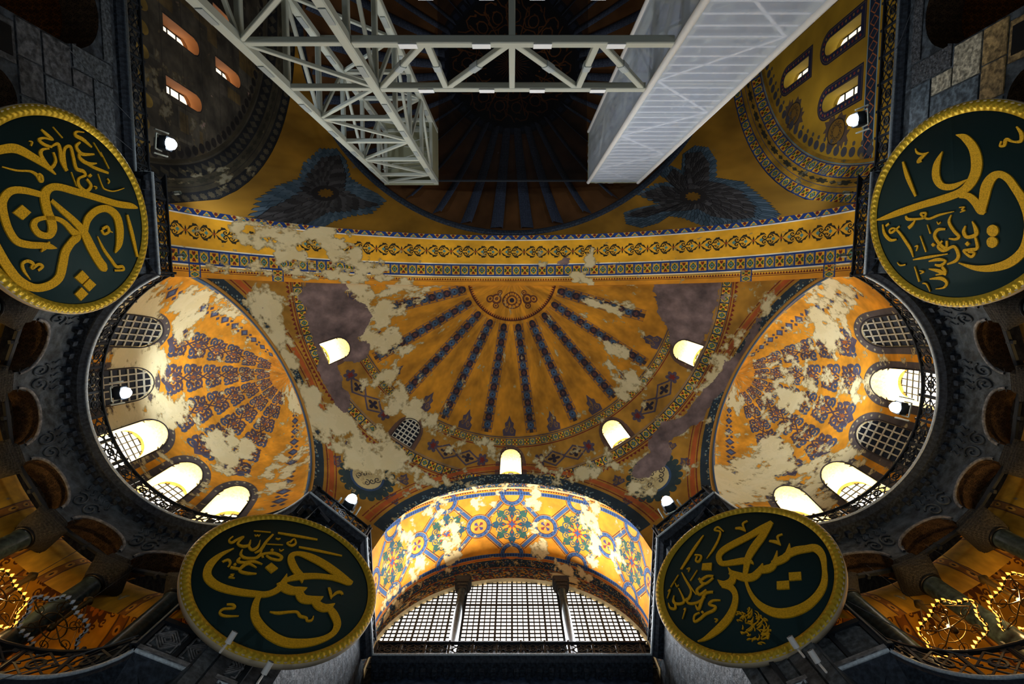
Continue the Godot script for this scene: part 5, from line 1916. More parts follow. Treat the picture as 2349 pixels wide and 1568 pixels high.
func west_light(n: int, q: int):
	var x0: float = [-6.72, -2.62, 3.08][q]
	var x1: float = [-3.08, 2.62, 6.72][q]
	var cols: int = [13, 18, 13][q]
	var at := Vector3((x0 + x1) / 2, 23.4, WEST_Z - 0.3)
	var t := thing("window_%d" % n, ["left south light of the great west window with small panes in a dark grid", "wide middle light of the great west window between its two mullion columns", "right north light of the great west window with small panes in a dark grid"][q], "window", at, "", "structure")
	var poly := PackedVector2Array([Vector2(x0, 23.4), Vector2(x1, 23.4)])
	for i in 21:
		var x := lerpf(x1, x0, i / 20.0)
		poly.append(Vector2(x, 23.6 + sqrt(maxf(0.0, 6.88 * 6.88 - x * x))))
	var list := []
	var heavy := []
	var rows := 24
	var h := 7.2
	for c in cols + 1:
		var x := lerpf(x0 + 0.01, x1 - 0.01, float(c) / cols)
		for l in Geometry2D.intersect_polyline_with_polygon(PackedVector2Array([Vector2(x, 23.41), Vector2(x, 31)]), poly):
			(heavy if c % 3 == 0 else list).append([Vector3(l[0].x, l[0].y, at.z + 0.05) - at, Vector3(l[-1].x, l[-1].y, at.z + 0.05) - at, 0.1 if c % 3 == 0 else 0.055, 0.07, Vector3.BACK])
	for r in rows + 1:
		var y := 23.41 + h * r / rows
		for l in Geometry2D.intersect_polyline_with_polygon(PackedVector2Array([Vector2(x0, y), Vector2(x1, y)]), poly):
			(heavy if r == 16 else list).append([Vector3(l[0].x, l[0].y, at.z + 0.05) - at, Vector3(l[-1].x, l[-1].y, at.z + 0.05) - at, 0.05 if r != 16 else 0.14, 0.06, Vector3.BACK])
	part("glazing_bars", bars(list), M.iron, t)
	var fr := part("frame", bars(heavy), M.iron, t)
	for r in rows:
		for c in cols:
			var a := Vector2(lerpf(x0, x1, float(c) / cols), 23.41 + h * r / rows)
			var b := Vector2(lerpf(x0, x1, (c + 1.0) / cols), 23.41 + h * (r + 1) / rows)
			if r < 6: continue   # behind the balustrade's foot
			for piece in Geometry2D.intersect_polygons(PackedVector2Array([a, Vector2(b.x, a.y), b, Vector2(a.x, b.y)]), poly):
				if piece.size() >= 3:
					var moved := PackedVector2Array()
					for p in piece: moved.append(p - Vector2(at.x, at.y))
					part("pane", plate(moved, 0.02), M.pane_west, fr)
	part("sill_panel", box_mesh(Vector3(x0 - at.x, 0, -0.1), Vector3(x1 - at.x, 1.8, 0.02)), M.iron, t)

# ---------------------------------------------------------------- four great round panels with gold lettering
func build_roundels():
	roundel(Vector3(-13.756, 17.489, 2.698), Vector3(0.998, -0.055, -0.03), "at upper left, three gold diamonds near its lower rim", big_south(), small_south(), dots_south())
	roundel(Vector3(13.936, 17.64, 2.89), Vector3(-0.98, -0.16, -0.119), "at upper right, with two round gold dots side by side", big_north(), small_north(), dots_north())
	roundel(Vector3(-7.472, 17.542, -9.172), Vector3(0.458, -0.114, 0.882), "left of the west window, one gold diamond amid its strokes", big_south_west(), small_south_west(), dots_south_west())
	roundel(Vector3(7.751, 17.847, -9.207), Vector3(-0.528, -0.149, 0.836), "right of the west window, drop-shaped monogram at its foot", big_north_west(), small_north_west(), dots_north_west(), true)

func roundel(at: Vector3, n: Vector3, where: String, big: Array, small: Array, dots: Array, drop := false):
	n = n.normalized()
	var t := thing("round_panel", "round dark green calligraphy panel " + where, "sign", at, "round calligraphy panels")
	var up := (Vector3.UP - n * n.y).normalized()
	t.transform.basis = Basis(up.cross(n), up, n)
	var turn := Transform3D(Basis(Vector3.RIGHT, PI / 2), Vector3.ZERO)   # lathes stand along y; turn them to face +z
	part("board", lathe([Vector2(0.0, 0.0), Vector2(2.86, 0.0), Vector2(2.86, -0.1), Vector2(0.0, -0.1)], 96), M.felt, t, turn)
	# gilded rim with a plaited relief
	var st := SurfaceTool.new()
	st.begin(Mesh.PRIMITIVE_TRIANGLES)
	st.set_smooth_group(0)
	var N := 640
	var K := 10
	var g := func(i: int, k: int) -> Vector3:
		var a := TAU * i / N
		var f := float(k) / K
		var r := 2.8 + 0.3 * f
		var bump := 0.07 * sin(f * PI) + 0.022 * sin(f * PI) * sin(a * 100.0 + f * 4.0) * (1.0 if f < 0.5 else -1.0)
		return Vector3(cos(a) * r, sin(a) * r, 0.02 + bump)
	for i in N:
		for k in K:
			quad(st, g.call(i, k), g.call(i, k + 1), g.call(i + 1, k + 1), g.call(i + 1, k), true)
	st.generate_normals()
	var gr := part("gilded_rim", st.commit(), M.gilt, t)
	part("outer_edge", lathe([Vector2(2.98, -0.22), Vector2(3.1, -0.2), Vector2(3.12, 0.0), Vector2(3.06, 0.05), Vector2(2.98, 0.02)], 96), M.rim_edge, gr, turn)
	part("large_lettering", ink(big, 0.05), M.gold, t)
	part("small_lettering", ink(small, 0.04), M.gold, t)
	for d in dots:
		var q := PackedVector2Array()
		for p in d: q.append(p / 100.0)
		part("letter_dot", plate(q, 0.05), M.gold, t, Transform3D(Basis.IDENTITY, Vector3(0, 0, 0.05)))
	if drop:
		var rng := RandomNumberGenerator.new()
		rng.seed = 11
		var list := []
		var c := Vector2(-0.70, -1.86)
		for i in 60:
			var y := rng.randf_range(-0.66, 0.6)
			var half := 0.36 * sqrt(maxf(0.0, 1.0 - pow((y + 0.12) / (0.74 if y > -0.12 else 0.56), 2.0))) * (1.0 if y < 0.2 else 0.85)
			var x := rng.randf_range(-half, half)
			var a := rng.randf_range(-0.9, 0.9) + (0.0 if i % 3 else 1.4)
			var l := rng.randf_range(0.08, 0.24)
			var p := c + Vector2(x + 0.18 * y * -0.5, y)
			var s := []
			for q in 4:
				a += rng.randf_range(0.1, 0.75)
				s.append(Vector3(p.x, p.y, 0.018 + 0.014 * sin(q * 1.3)))
				p += Vector2(cos(a), sin(a)) * l * 0.5
				if absf(p.x - c.x) > half + 0.03: a += PI * 0.6
			list.append(s)
		part("monogram", ink(list, 0.035), M.gold, t)

# brush strokes as raised ribbons
func ink(strokes: Array, height: float) -> ArrayMesh:
	var st := SurfaceTool.new()
	st.begin(Mesh.PRIMITIVE_TRIANGLES)
	st.set_smooth_group(-1)
	var z := height
	for s in strokes:
		var o := brush(s, 6)
		var n := o.size() / 2
		z += 0.0004
		for i in n - 1:
			var a := o[i]
			var b := o[i + 1]
			var c := o[2 * n - 2 - i]
			var d := o[2 * n - 1 - i]
			quad(st, Vector3(a.x, a.y, z), Vector3(b.x, b.y, z), Vector3(c.x, c.y, z), Vector3(d.x, d.y, z))
			quad(st, Vector3(a.x, a.y, 0.005), Vector3(b.x, b.y, 0.005), Vector3(b.x, b.y, z), Vector3(a.x, a.y, z))
			quad(st, Vector3(d.x, d.y, z), Vector3(c.x, c.y, z), Vector3(c.x, c.y, 0.005), Vector3(d.x, d.y, 0.005))
	st.generate_normals()
	return st.commit()

# lettering as brush strokes: x, y and width in centimetres on the panel
func S(a: Array) -> Array:
	var r := []
	for i in range(0, a.size(), 3):
		r.append(Vector3(a[i], a[i + 1], a[i + 2]) / 100.0)
	return r

func big_south() -> Array:
	return [
		S([-84, -257, 18, -118, -227, 20, -137, -198, 21, -151, -160, 25, -144, -121, 23, -129, -79, 17, -109, -46, 3]),
		S([-66, 260, 5, -68, 232, 20, -64, 170, 22, -69, 86, 21, -73, 10, 22, -74, -38, 21, -64, -67, 21, -39, -83, 27, 2, -78, 28, 30, -67, 28, 55, -64, 26, 76, -76, 19, 75, -104, 20, 57, -119, 19, 38, -113, 14, 26, -87, 12, 22, -49, 13, 31, -24, 16, 51, -1, 21, 66, 16, 26, 89, -5, 23, 120, -26, 26, 161, -37, 28, 199, -50, 26, 224, -83, 24, 232, -126, 23, 214, -166, 25, 184, -192, 26, 150, -212, 26, 102, -235, 26, 55, -250, 22, 8, -254, 15]),
		S([-40, -94, 17, -41, -146, 19, -30, -181, 19, 1, -201, 20, 40, -199, 21, 77, -188, 21, 104, -168, 21, 110, -133, 20, 107, -95, 18, 108, -73, 16, 111, -53, 2]),
		S([94, -75, 3, 109, -86, 12, 127, -102, 2]),
		S([-30, -64, 11, -6, -31, 18, 22, 10, 22, 50, 39, 28, 93, 63, 33, 133, 88, 32, 157, 109, 31, 166, 120, 11]),
		S([44, 44, 20, 6, 56, 23, -27, 90, 22, -40, 132, 24, -22, 167, 31, 21, 179, 31, 71, 174, 24, 105, 156, 4]),
		S([-34, 213, 8, 29, 231, 15, 110, 252, 9])]

func small_south() -> Array:
	return [
		S([-92, -198, 3, -92, -159, 5, -99, -123, 6, -94, -104, 10, -80, -92, 13, -92, -88, 9, -98, -96, 6, -88, -103, 4]),
		S([31, 109, 9, 20, 129, 9, 34, 136, 9, 46, 117, 8, 33, 106, 9]),
		S([30, 129, 5, 36, 150, 3]),
		S([57, 90, 3, 97, 112, 10, 128, 139, 11, 151, 161, 11, 149, 185, 10, 161, 190, 7, 165, 152, 7]),
		S([209, -136, 2, 185, -153, 8, 165, -156, 8, 156, -141, 9, 163, -126, 9, 176, -130, 9, 163, -110, 8, 169, -99, 8, 182, -113, 6]),
		S([-228, -84, 4, -218, -67, 10, -209, -50, 5, -206, -76, 6, -196, -92, 8, -187, -77, 9, -187, -54, 6]),
		S([-180, -63, 5, -171, -83, 7, -157, -89, 11, -139, -79, 12, -125, -60, 9, -149, -44, 8, -173, -50, 6]),
		S([-188, -55, 4, -202, -35, 9, -183, -28, 11, -154, -25, 11, -129, -9, 11]),
		S([-131, -11, 7, -169, -17, 9, -196, -12, 8, -206, 6, 9, -178, 14, 10, -145, 23, 11, -142, 47, 11, -131, 53, 8, -115, 30, 7, -93, 30, 12, -82, 55, 10, -103, 73, 10, -121, 58, 7]),
		S([-265, 55, 3, -258, 29, 6, -246, 25, 10, -241, 52, 11, -227, 81, 5]),
		S([-230, 40, 5, -212, 26, 10, -195, 45, 11, -207, 89, 5]),
		S([-197, 35, 6, -180, 37, 11, -171, 64, 11, -180, 97, 4]),
		S([-168, 59, 3, -163, 95, 10, -160, 141, 7]),
		S([-129, 5, 3, -89, 21, 3]),
		S([-147, 100, 3, -112, 115, 4, -103, 127, 4, -104, 160, 4, -124, 204, 2]),
		S([-221, 114, 2, -175, 144, 4]),
		S([-247, -48, 2, -224, -19, 3]),
		S([-244, 88, 2, -207, 119, 3]),
		S([-141, 136, 4, -133, 143, 5, -124, 137, 3]),
		S([-104, 82, 3, -102, 93, 5, -95, 87, 3]),
		S([-183, -123, 2, -183, -113, 4, -171, -117, 3])]

func dots_south() -> Array:
	return [
		PackedVector2Array([Vector2(26, -176), Vector2(0, -150), Vector2(17, -126), Vector2(42, -150)]),
		PackedVector2Array([Vector2(196, 2), Vector2(172, 29), Vector2(193, 52), Vector2(216, 26)]),
		PackedVector2Array([Vector2(219, 30), Vector2(197, 54), Vector2(216, 77), Vector2(239, 51)]),
		PackedVector2Array([Vector2(248, 0), Vector2(226, 24), Vector2(247, 47), Vector2(269, 20)]),
		PackedVector2Array([Vector2(-133, 63), Vector2(-141, 71), Vector2(-136, 78), Vector2(-128, 70)])]

func big_north() -> Array:
	return [
		S([222, -15, 2, 206, -39, 18, 171, -61, 24, 131, -70, 30, 94, -66, 31, 63, -47, 29, 46, -17, 24, 38, 37, 24, 33, 109, 23, 24, 189, 22, 16, 246, 15, 14, 281, 3]),
		S([185, 28, 3, 151, 48, 21, 111, 52, 24, 79, 35, 19, 69, 1, 18, 80, -42, 3]),
		S([36, -17, 13, 30, -42, 19, 7, -62, 22, -20, -77, 24, -32, -86, 8]),
		S([-25, -80, 16, 12, -86, 27, 48, -95, 31, 69, -111, 27, 72, -130, 19, 55, -150, 18, 22, -168, 19, -13, -184, 21, -55, -195, 22, -99, -196, 23, -149, -182, 24, -182, -147, 26, -194, -101, 22, -190, -53, 15, -170, -5, 3]),
		S([192, 163, 6, 136, 149, 14, 66, 124, 7])]

func small_north() -> Array:
	return [
		S([222, 117, 2, 207, 112, 7, 197, 95, 6, 196, 72, 2]),
		S([196, 77, 3, 185, 100, 12, 176, 110, 10, 176, 97, 5]),
		S([190, -175, 3, 167, -186, 9, 148, -184, 9, 152, -166, 5, 164, -149, 9, 149, -144, 8, 151, -133, 5, 163, -137, 5]),
		S([-6, 255, 5, -40, 250, 11, -66, 228, 11, -67, 203, 5]),
		S([-7, 229, 8, -14, 243, 7]),
		S([-23, 189, 5, -41, 221, 8, -32, 229, 7, -26, 214, 6, -43, 193, 8, -82, 168, 10, -109, 153, 9, -136, 145, 3]),
		S([8, 164, 6, -4, 158, 10, -9, 132, 8, -10, 102, 7, 4, 93, 7, 5, 111, 6, -16, 87, 7, -10, 48, 7, -8, 1, 2]),
		S([-13, 131, 4, -26, 143, 10, -35, 157, 11]),
		S([1, -14, 3, -1, -29, 4, -7, -21, 4, -11, -30, 4, -14, -16, 3]),
		S([-48, -50, 3, -73, -59, 11, -90, -58, 12, -93, -33, 10, -76, -24, 10, -58, -30, 4]),
		S([-17, 11, 3, -38, 19, 8, -67, 6, 9, -88, -9, 9, -95, 2, 8, -90, 22, 4]),
		S([-59, 31, 6, -57, 56, 10, -77, 67, 10, -107, 49, 10, -119, 32, 9, -96, 29, 6]),
		S([-94, 43, 6, -111, 58, 8, -127, 40, 9, -117, 8, 9, -146, -5, 10, -163, 5, 9, -171, 31, 5]),
		S([-34, 90, 2, -66, 81, 4]),
		S([-68, 116, 3, -124, 99, 5]),
		S([-145, 146, 4, -142, 99, 9, -138, 27, 3]),
		S([-156, 91, 4, -153, 60, 11, -160, 36, 6, -173, 52, 10, -169, 71, 6]),
		S([-181, 92, 4, -191, 58, 12, -205, 36, 7]),
		S([-178, 48, 9, -197, 39, 9, -203, 70, 4]),
		S([-215, 91, 4, -215, 54, 12, -230, 36, 9, -246, 46, 6, -249, 73, 2]),
		S([-169, 142, 3, -222, 128, 6]),
		S([-184, 125, 3, -189, 111, 5, -195, 123, 4]),
		S([-228, 117, 4, -232, 103, 5, -258, 92, 2]),
		S([-148, 206, 2, -160, 195, 5, -159, 174, 5]),
		S([-97, -57, 6, -130, -61, 9, -133, -39, 10, -134, -21, 6, -155, -42, 8, -144, -52, 7, -140, -34, 4]),
		S([-101, 137, 3, -100, 127, 5, -117, 132, 4]),
		S([-30, 57, 2, -39, 52, 4, -33, 45, 3])]

func dots_north() -> Array:
	return [
		PackedVector2Array([Vector2(-87, -121), Vector2(-93, -120), Vector2(-99, -116), Vector2(-102, -111), Vector2(-102, -105), Vector2(-100, -99), Vector2(-95, -94), Vector2(-89, -90), Vector2(-82, -90), Vector2(-76, -91), Vector2(-71, -95), Vector2(-68, -100), Vector2(-67, -106), Vector2(-70, -112), Vector2(-74, -117), Vector2(-80, -120)]),
		PackedVector2Array([Vector2(-120, -118), Vector2(-126, -116), Vector2(-131, -113), Vector2(-134, -108), Vector2(-135, -102), Vector2(-133, -97), Vector2(-129, -92), Vector2(-123, -89), Vector2(-116, -88), Vector2(-110, -89), Vector2(-105, -93), Vector2(-102, -98), Vector2(-102, -104), Vector2(-104, -109), Vector2(-108, -114), Vector2(-114, -117)]),
		PackedVector2Array([Vector2(-102, 80), Vector2(-96, 73), Vector2(-104, 66), Vector2(-110, 74)]),
		PackedVector2Array([Vector2(-113, -26), Vector2(-106, -34), Vector2(-115, -41), Vector2(-122, -33)])]

func big_south_west() -> Array:
	return [
		S([-203, 12, 3, -218, -33, 14, -220, -82, 23, -207, -119, 23, -184, -138, 27, -149, -144, 28, -102, -134, 26, -52, -113, 24, -20, -94, 21, -2, -63, 20, 1, -27, 22, -9, 14, 2]),
		S([3, -11, 13, 25, 20, 25, 71, 58, 24, 117, 83, 22, 152, 95, 25, 187, 98, 18, 195, 114, 4]),
		S([192, 103, 22, 134, 116, 34, 73, 128, 35, 18, 129, 32, -21, 119, 19, -35, 97, 19, -23, 72, 26, 6, 46, 28, 33, 32, 23, 52, 6, 2]),
		S([-10, -30, 26, 15, -41, 35, 42, -37, 33, 60, -20, 24, 74, -1, 2]),
		S([56, -29, 25, 81, -48, 34, 106, -39, 31, 124, -23, 22, 135, -5, 2]),
		S([120, -38, 27, 143, -47, 33, 164, -39, 28, 180, -10, 2]),
		S([171, -35, 22, 196, -52, 28, 219, -79, 24, 222, -112, 18, 208, -143, 18, 183, -172, 23, 150, -197, 28, 111, -215, 30, 67, -216, 30, 25, -203, 28, -7, -181, 24, -26, -148, 20, -34, -117, 15, -29, -96, 6])]

func small_south_west() -> Array:
	return [
		S([-128, 166, 8, -67, 194, 12, 3, 225, 8]),
		S([-35, 149, 8, 36, 177, 11, 114, 206, 6]),
		S([-198, 123, 3, -149, 153, 4]),
		S([-131, 93, 3, -84, 124, 3]),
		S([-71, 147, 8, -67, 175, 5, -52, 158, 7, -59, 139, 10, -76, 140, 7, -73, 152, 5]),
		S([135, 41, 8, 149, 23, 10, 162, 0, 2]),
		S([159, 6, 4, 166, 34, 10, 178, 45, 12, 188, 39, 6]),
		S([-95, -187, 5, -80, -179, 8, -71, -187, 7, -93, -205, 7, -94, -221, 6, -77, -223, 7, -45, -204, 2]),
		S([21, -146, 3, 44, -137, 10, 69, -117, 8, 90, -104, 8, 106, -112, 10, 124, -108, 8, 132, -116, 7, 143, -107, 7, 141, -90, 2]),
		S([-236, 58, 4, -236, 36, 5, -223, 30, 9, -217, 54, 8, -209, 77, 7, -208, 54, 7, -204, 37, 8, -185, 38, 12, -174, 55, 8, -182, 77, 3]),
		S([-182, 78, 3, -170, 49, 8, -153, 42, 11, -147, 65, 8, -157, 97, 2]),
		S([-137, 149, 6, -137, 103, 9, -132, 58, 10, -140, 34, 5]),
		S([-179, 24, 4, -171, 2, 9, -151, -2, 11, -125, 17, 10, -120, 40, 10, -106, 31, 5]),
		S([-127, 57, 4, -121, 40, 8, -109, 55, 9, -87, 71, 12, -61, 71, 11, -59, 54, 10, -84, 44, 9, -104, 47, 6]),
		S([-198, -58, 6, -189, -40, 9, -176, -48, 7, -172, -67, 5]),
		S([-166, -62, 9, -146, -55, 10, -135, -50, 6]),
		S([-165, -11, 6, -162, -28, 10, -143, -21, 10, -122, 0, 10, -94, 5, 4]),
		S([-101, -18, 3, -129, -17, 9, -138, -36, 10, -136, -58, 9, -113, -55, 11, -88, -40, 4]),
		S([-141, -79, 2, -149, -87, 3, -140, -87, 3, -147, -98, 4, -131, -92, 2]),
		S([-185, 108, 2, -178, 105, 4, -177, 113, 3, -171, 110, 4, -171, 120, 2]),
		S([-120, 137, 4, -111, 138, 6, -107, 146, 4]),
		S([-84, 98, 2, -76, 93, 4, -71, 105, 3])]

func dots_south_west() -> Array:
	return [
		PackedVector2Array([Vector2(-80, -2), Vector2(-74, 27), Vector2(-44, 18), Vector2(-51, -12)]),
		PackedVector2Array([Vector2(-106, 75), Vector2(-105, 86), Vector2(-96, 82), Vector2(-97, 72)]),
		PackedVector2Array([Vector2(-166, -48), Vector2(-165, -39), Vector2(-157, -42), Vector2(-157, -51)])]

func big_north_west() -> Array:
	return [
		S([205, 124, 17, 161, 122, 29, 105, 123, 28, 42, 128, 29, 1, 127, 26, -24, 112, 21, -30, 80, 20, 1, 59, 24, 38, 39, 26, 52, 22, 14, 54, 6, 2]),
		S([194, 120, 20, 139, 89, 29, 96, 68, 30, 54, 41, 24, 27, 10, 19, 5, -17, 15]),
		S([-21, 49, 3, -27, 8, 20, -46, -8, 29, -68, 1, 23, -76, 27, 2]),
		S([-26, 29, 17, -13, 2, 26, 5, -24, 30, 28, -35, 29, 57, -26, 21, 79, -9, 3]),
		S([54, -24, 25, 80, -37, 31, 105, -34, 21, 145, 5, 2]),
		S([103, -30, 22, 135, -34, 29, 160, -30, 22, 193, 5, 2]),
		S([149, -31, 22, 186, -31, 31, 217, -46, 28, 241, -62, 29, 238, -98, 21, 214, -139, 14, 187, -174, 17, 159, -196, 21, 122, -211, 24, 81, -216, 29, 38, -206, 32, 5, -181, 29, -14, -139, 21, -16, -94, 14, -7, -50, 10, 6, -18, 10]),
		S([-72, -2, 21, -55, -27, 22, -57, -59, 18, -77, -89, 20, -109, -115, 25, -146, -131, 26, -186, -139, 21, -217, -141, 11, -239, -136, 2])]

func small_north_west() -> Array:
	return [
		S([-20, 242, 5, -83, 205, 12, -163, 152, 8]),
		S([49, 204, 4, 43, 240, 8, 26, 235, 7, 38, 212, 7, 13, 183, 8, -25, 155, 8, -64, 134, 2]),
		S([90, 189, 8, 106, 174, 13, 111, 149, 3]),
		S([112, 153, 3, 122, 188, 8, 143, 190, 7]),
		S([149, 58, 8, 164, 38, 13, 167, 16, 3]),
		S([167, 19, 3, 180, 55, 8, 199, 54, 6]),
		S([-91, 179, 7, -74, 159, 7, -92, 141, 10, -100, 152, 7, -87, 167, 6]),
		S([-167, 138, 4, -169, 85, 8, -165, 18, 3]),
		S([-233, 65, 4, -246, 43, 8, -233, 24, 10, -212, 24, 8, -206, 82, 4]),
		S([-212, 24, 8, -194, 23, 10, -174, 45, 6, -172, 86, 3]),
		S([-263, 50, 3, -265, 27, 8, -250, 16, 9, -240, 52, 3]),
		S([-80, 50, 8, -99, 64, 10, -127, 60, 10, -117, 40, 9, -84, 45, 7]),
		S([-121, 42, 8, -154, 36, 9, -155, 13, 10, -127, 17, 6]),
		S([-112, -6, 9, -136, 5, 10, -160, -13, 10, -185, -36, 9, -186, -16, 4]),
		S([-201, 29, 5, -203, 6, 8, -177, -10, 9, -144, -6, 5]),
		S([-107, -49, 4, -129, -35, 8, -146, -40, 8, -133, -60, 8, -146, -68, 10, -173, -65, 9, -198, -70, 9, -217, -68, 7, -206, -48, 6, -187, -49, 5]),
		S([-157, -97, 3, -150, -105, 4, -161, -109, 3]),
		S([-182, 136, 3, -229, 105, 4]),
		S([-115, 110, 3, -157, 84, 4]),
		S([-207, 111, 3, -209, 93, 4, -200, 96, 3]),
		S([-145, 139, 5, -134, 136, 4, -146, 123, 3]),
		S([-245, 94, 4, -235, 96, 5, -259, 70, 2]),
		S([-228, -8, 4, -221, -7, 4, -247, -36, 2])]

func dots_north_west() -> Array:
	return [
		PackedVector2Array([Vector2(-86, 123), Vector2(-57, 104), Vector2(-74, 77), Vector2(-102, 100)]),
		PackedVector2Array([Vector2(122, -90), Vector2(152, -110), Vector2(136, -134), Vector2(106, -115)]),
		PackedVector2Array([Vector2(74, -96), Vector2(105, -115), Vector2(89, -140), Vector2(58, -120)]),
		PackedVector2Array([Vector2(-131, 73), Vector2(-123, 76), Vector2(-121, 65), Vector2(-130, 63)]),
		PackedVector2Array([Vector2(-183, -50), Vector2(-176, -48), Vector2(-174, -57), Vector2(-181, -59)])]

# ---------------------------------------------------------------- scaffold towers and bridge
const DECKS := [-1.7, 1.7, 5.1, 8.4, 11.8, 15.2, 18.73, 22.25, 25.6, 28.95, 32.4, 36.0, 38.0]

func tower(t: Node3D, x0: float, x1: float, z0: float, z1: float, mat: Material, lean: int, first := 4):
	for x in [x0, x1]:
		for z in [z0, z1]:
			part("leg", bars([[Vector3(x, 0, z), Vector3(x, 38.1, z), 0.34, 0.34, Vector3.BACK]]), mat, t)
			for k in range(first, DECKS.size() - 1 if lean == 0 else first):
				var y: float = (DECKS[k] + DECKS[k + 1]) / 2
				part("splice_plate", bars([[Vector3(x, y - 0.42, z - 0.19), Vector3(x, y + 0.42, z - 0.19), 0.22, 0.03, Vector3.BACK]]), M.steel_dark, t)
	var c := [Vector2(x0, z0), Vector2(x1, z0), Vector2(x1, z1), Vector2(x0, z1)]
	for k in range(first, DECKS.size()):
		for i in 4:
			var a: Vector2 = c[i]
			var b: Vector2 = c[(i + 1) % 4]
			part("beam", bars([[Vector3(a.x, DECKS[k], a.y), Vector3(b.x, DECKS[k], b.y), 0.2, 0.26]]), mat, t)
			if k + 1 < DECKS.size():
				var up := (k + i + lean) % 2 == 0
				part("brace", bars([[Vector3(a.x, DECKS[k if up else k + 1], a.y), Vector3(b.x, DECKS[k + 1 if up else k], b.y), 0.14, 0.16]]), mat, t)

func build_scaffold():
	var t := thing("scaffold_tower", "open white steel lattice scaffold tower rising to the dome on the left", "scaffold")
	tower(t, -8.9, -5.4, 8.45, 11.97, M.steel, 0)
	part("deck", box_mesh(Vector3(-9.1, 38.1, 8.25), Vector3(-5.24, 38.25, 12.2)), M.deck, t)
	part("sheeting", bars([[Vector3(-7.15, 35.9, 12.1), Vector3(-7.15, 38.1, 12.1), 3.7, 0.03, Vector3.BACK]]), M.deck, t)
	part("sheeting", bars([[Vector3(-5.28, 35.9, 10.2), Vector3(-5.28, 38.1, 10.2), 3.7, 0.03, Vector3.RIGHT]]), M.deck, t)
	for k in 5:
		part("tube", tube([Vector3(-8.7 + k * 0.5, 36.1 + (k % 3) * 0.5, 8.8 + k * 0.5), Vector3(-5.6, 36.4 + (k % 2) * 0.9, 9.2 + k * 0.45)], 0.035, 5), M.steel, t)
	# wrapped tower
	var w := thing("wrapped_scaffold", "tall scaffold tower wrapped in white translucent sheeting on the right", "scaffold")
	tower(w, 5.66, 8.79, 8.66, 11.76, M.steel, 1)
	for k in range(40):
		var y := 12.0 + k * 0.65
		part("inner_rail", bars([[Vector3(5.6, y, 8.53), Vector3(8.85, y, 8.53), 0.1, 0.12]]), M.rail_white, w)
		if k % 5 == 0:
			part("inner_brace", bars([[Vector3(5.6 if k % 10 else 8.85, y, 8.56), Vector3(8.85 if k % 10 else 5.6, y + 3.3, 8.56), 0.16, 0.12]]), M.rail_white, w)
	part("deck", box_mesh(Vector3(5.4, 38.1, 8.4), Vector3(9.05, 38.25, 12.05)), M.deck, w)
	var noise := FastNoiseLite.new()
	noise.seed = 5
	noise.frequency = 0.35
	var c := [Vector2(5.45, 8.45), Vector2(9.0, 8.45), Vector2(9.0, 11.97), Vector2(5.45, 11.97)]
	for i in 4:
		var a: Vector2 = c[i]
		var b: Vector2 = c[(i + 1) % 4]
		var out := Vector2(b.y - a.y, a.x - b.x).normalized()
		var m := sheet(spaced(0, 1, 24), spaced(0, 1, 90), func(u, v):
			var p := a.lerp(b, u)
			var y: float = lerpf(38.3, 0.2, v)
			var d := absf(0.10 * noise.get_noise_2d(u * 9.0 + i * 40.0, y * 0.35) + 0.05 * noise.get_noise_2d(u * 30.0, y * 2.0 + i * 31.0)) * sin(u * PI) + 0.01
			return Vector3(p.x + out.x * d, y + 0.12 * sin(u * 5.0) * (1.0 - v), p.y + out.y * d), func(u, v): return Vector2(u, v * 10.0), null, [], true)
		part("sheeting", m, M.wrap, w)
		var strip := tube([Vector3(a.x, 0.2, a.y), Vector3(a.x, 38.25, a.y)], 0.13, 8)
		part("corner_fold", strip, M.wrap_edge, w)
	solid("safety_net", "dark safety net stretched level below the dome between the scaffold towers", "net", box_mesh(Vector3(-5.2, 38.3, 8.5), Vector3(5.3, 38.33, 26.0)), M.net, "thing")
	# bridge truss between the towers: a front and a back frame
	var b := thing("truss_bridge", "white steel truss bridge spanning between the two scaffold towers", "truss")
	for z in [8.45, 11.97]:
		var f := func(x, y): return Vector3(x, y, z)
		part("chord", bars([[f.call(-5.2, 18.73), f.call(5.26, 18.73), 0.26, 0.34]]), M.steel, b)
		part("chord", bars([[f.call(-5.2, 22.25), f.call(5.26, 22.25), 0.26, 0.34]]), M.steel, b)
		for s in [-1, 1]:
			for q in [[[5.1, 22.15], [2.95, 18.85]], [[2.8, 18.85], [2.62, 22.1]], [[2.5, 22.15], [0.12, 18.85]]]:
				var p0: Vector3 = f.call(s * q[0][0], q[0][1])
				var p1: Vector3 = f.call(s * q[1][0], q[1][1])
				part("web_member", bars([[p0, p1, 0.22, 0.2, Vector3.BACK]]), M.steel, b)
				part("sleeve", bars([[p0.lerp(p1, 0.44), p0.lerp(p1, 0.56), 0.27, 0.25, Vector3.BACK]]), M.steel_dark2, b)
			for x in [1.0, 3.4]:
				for y in [18.73, 22.25]:
					part("splice_plate", bars([[f.call(s * x - 0.3, y) + Vector3(0, 0, -0.15), f.call(s * x + 0.3, y) + Vector3(0, 0, -0.15), 0.3, 0.03, Vector3.BACK]]), M.steel_light, b)
		part("web_member", bars([[f.call(0, 18.85), f.call(0, 22.1), 0.22, 0.22, Vector3.BACK]]), M.steel, b)
	for y in [18.73, 22.25]:
		part("cross_beam", bars([[Vector3(0, y, 8.45), Vector3(0, y, 11.97), 0.22, 0.26]]), M.steel, b)
	solid("beam", "thin dark beam joining the tops of the two scaffold towers below the dome", "beam", bars([[Vector3(-5.2, 38.0, 8.5), Vector3(5.26, 38.0, 8.5), 0.12, 0.1]]), M.iron, "thing")

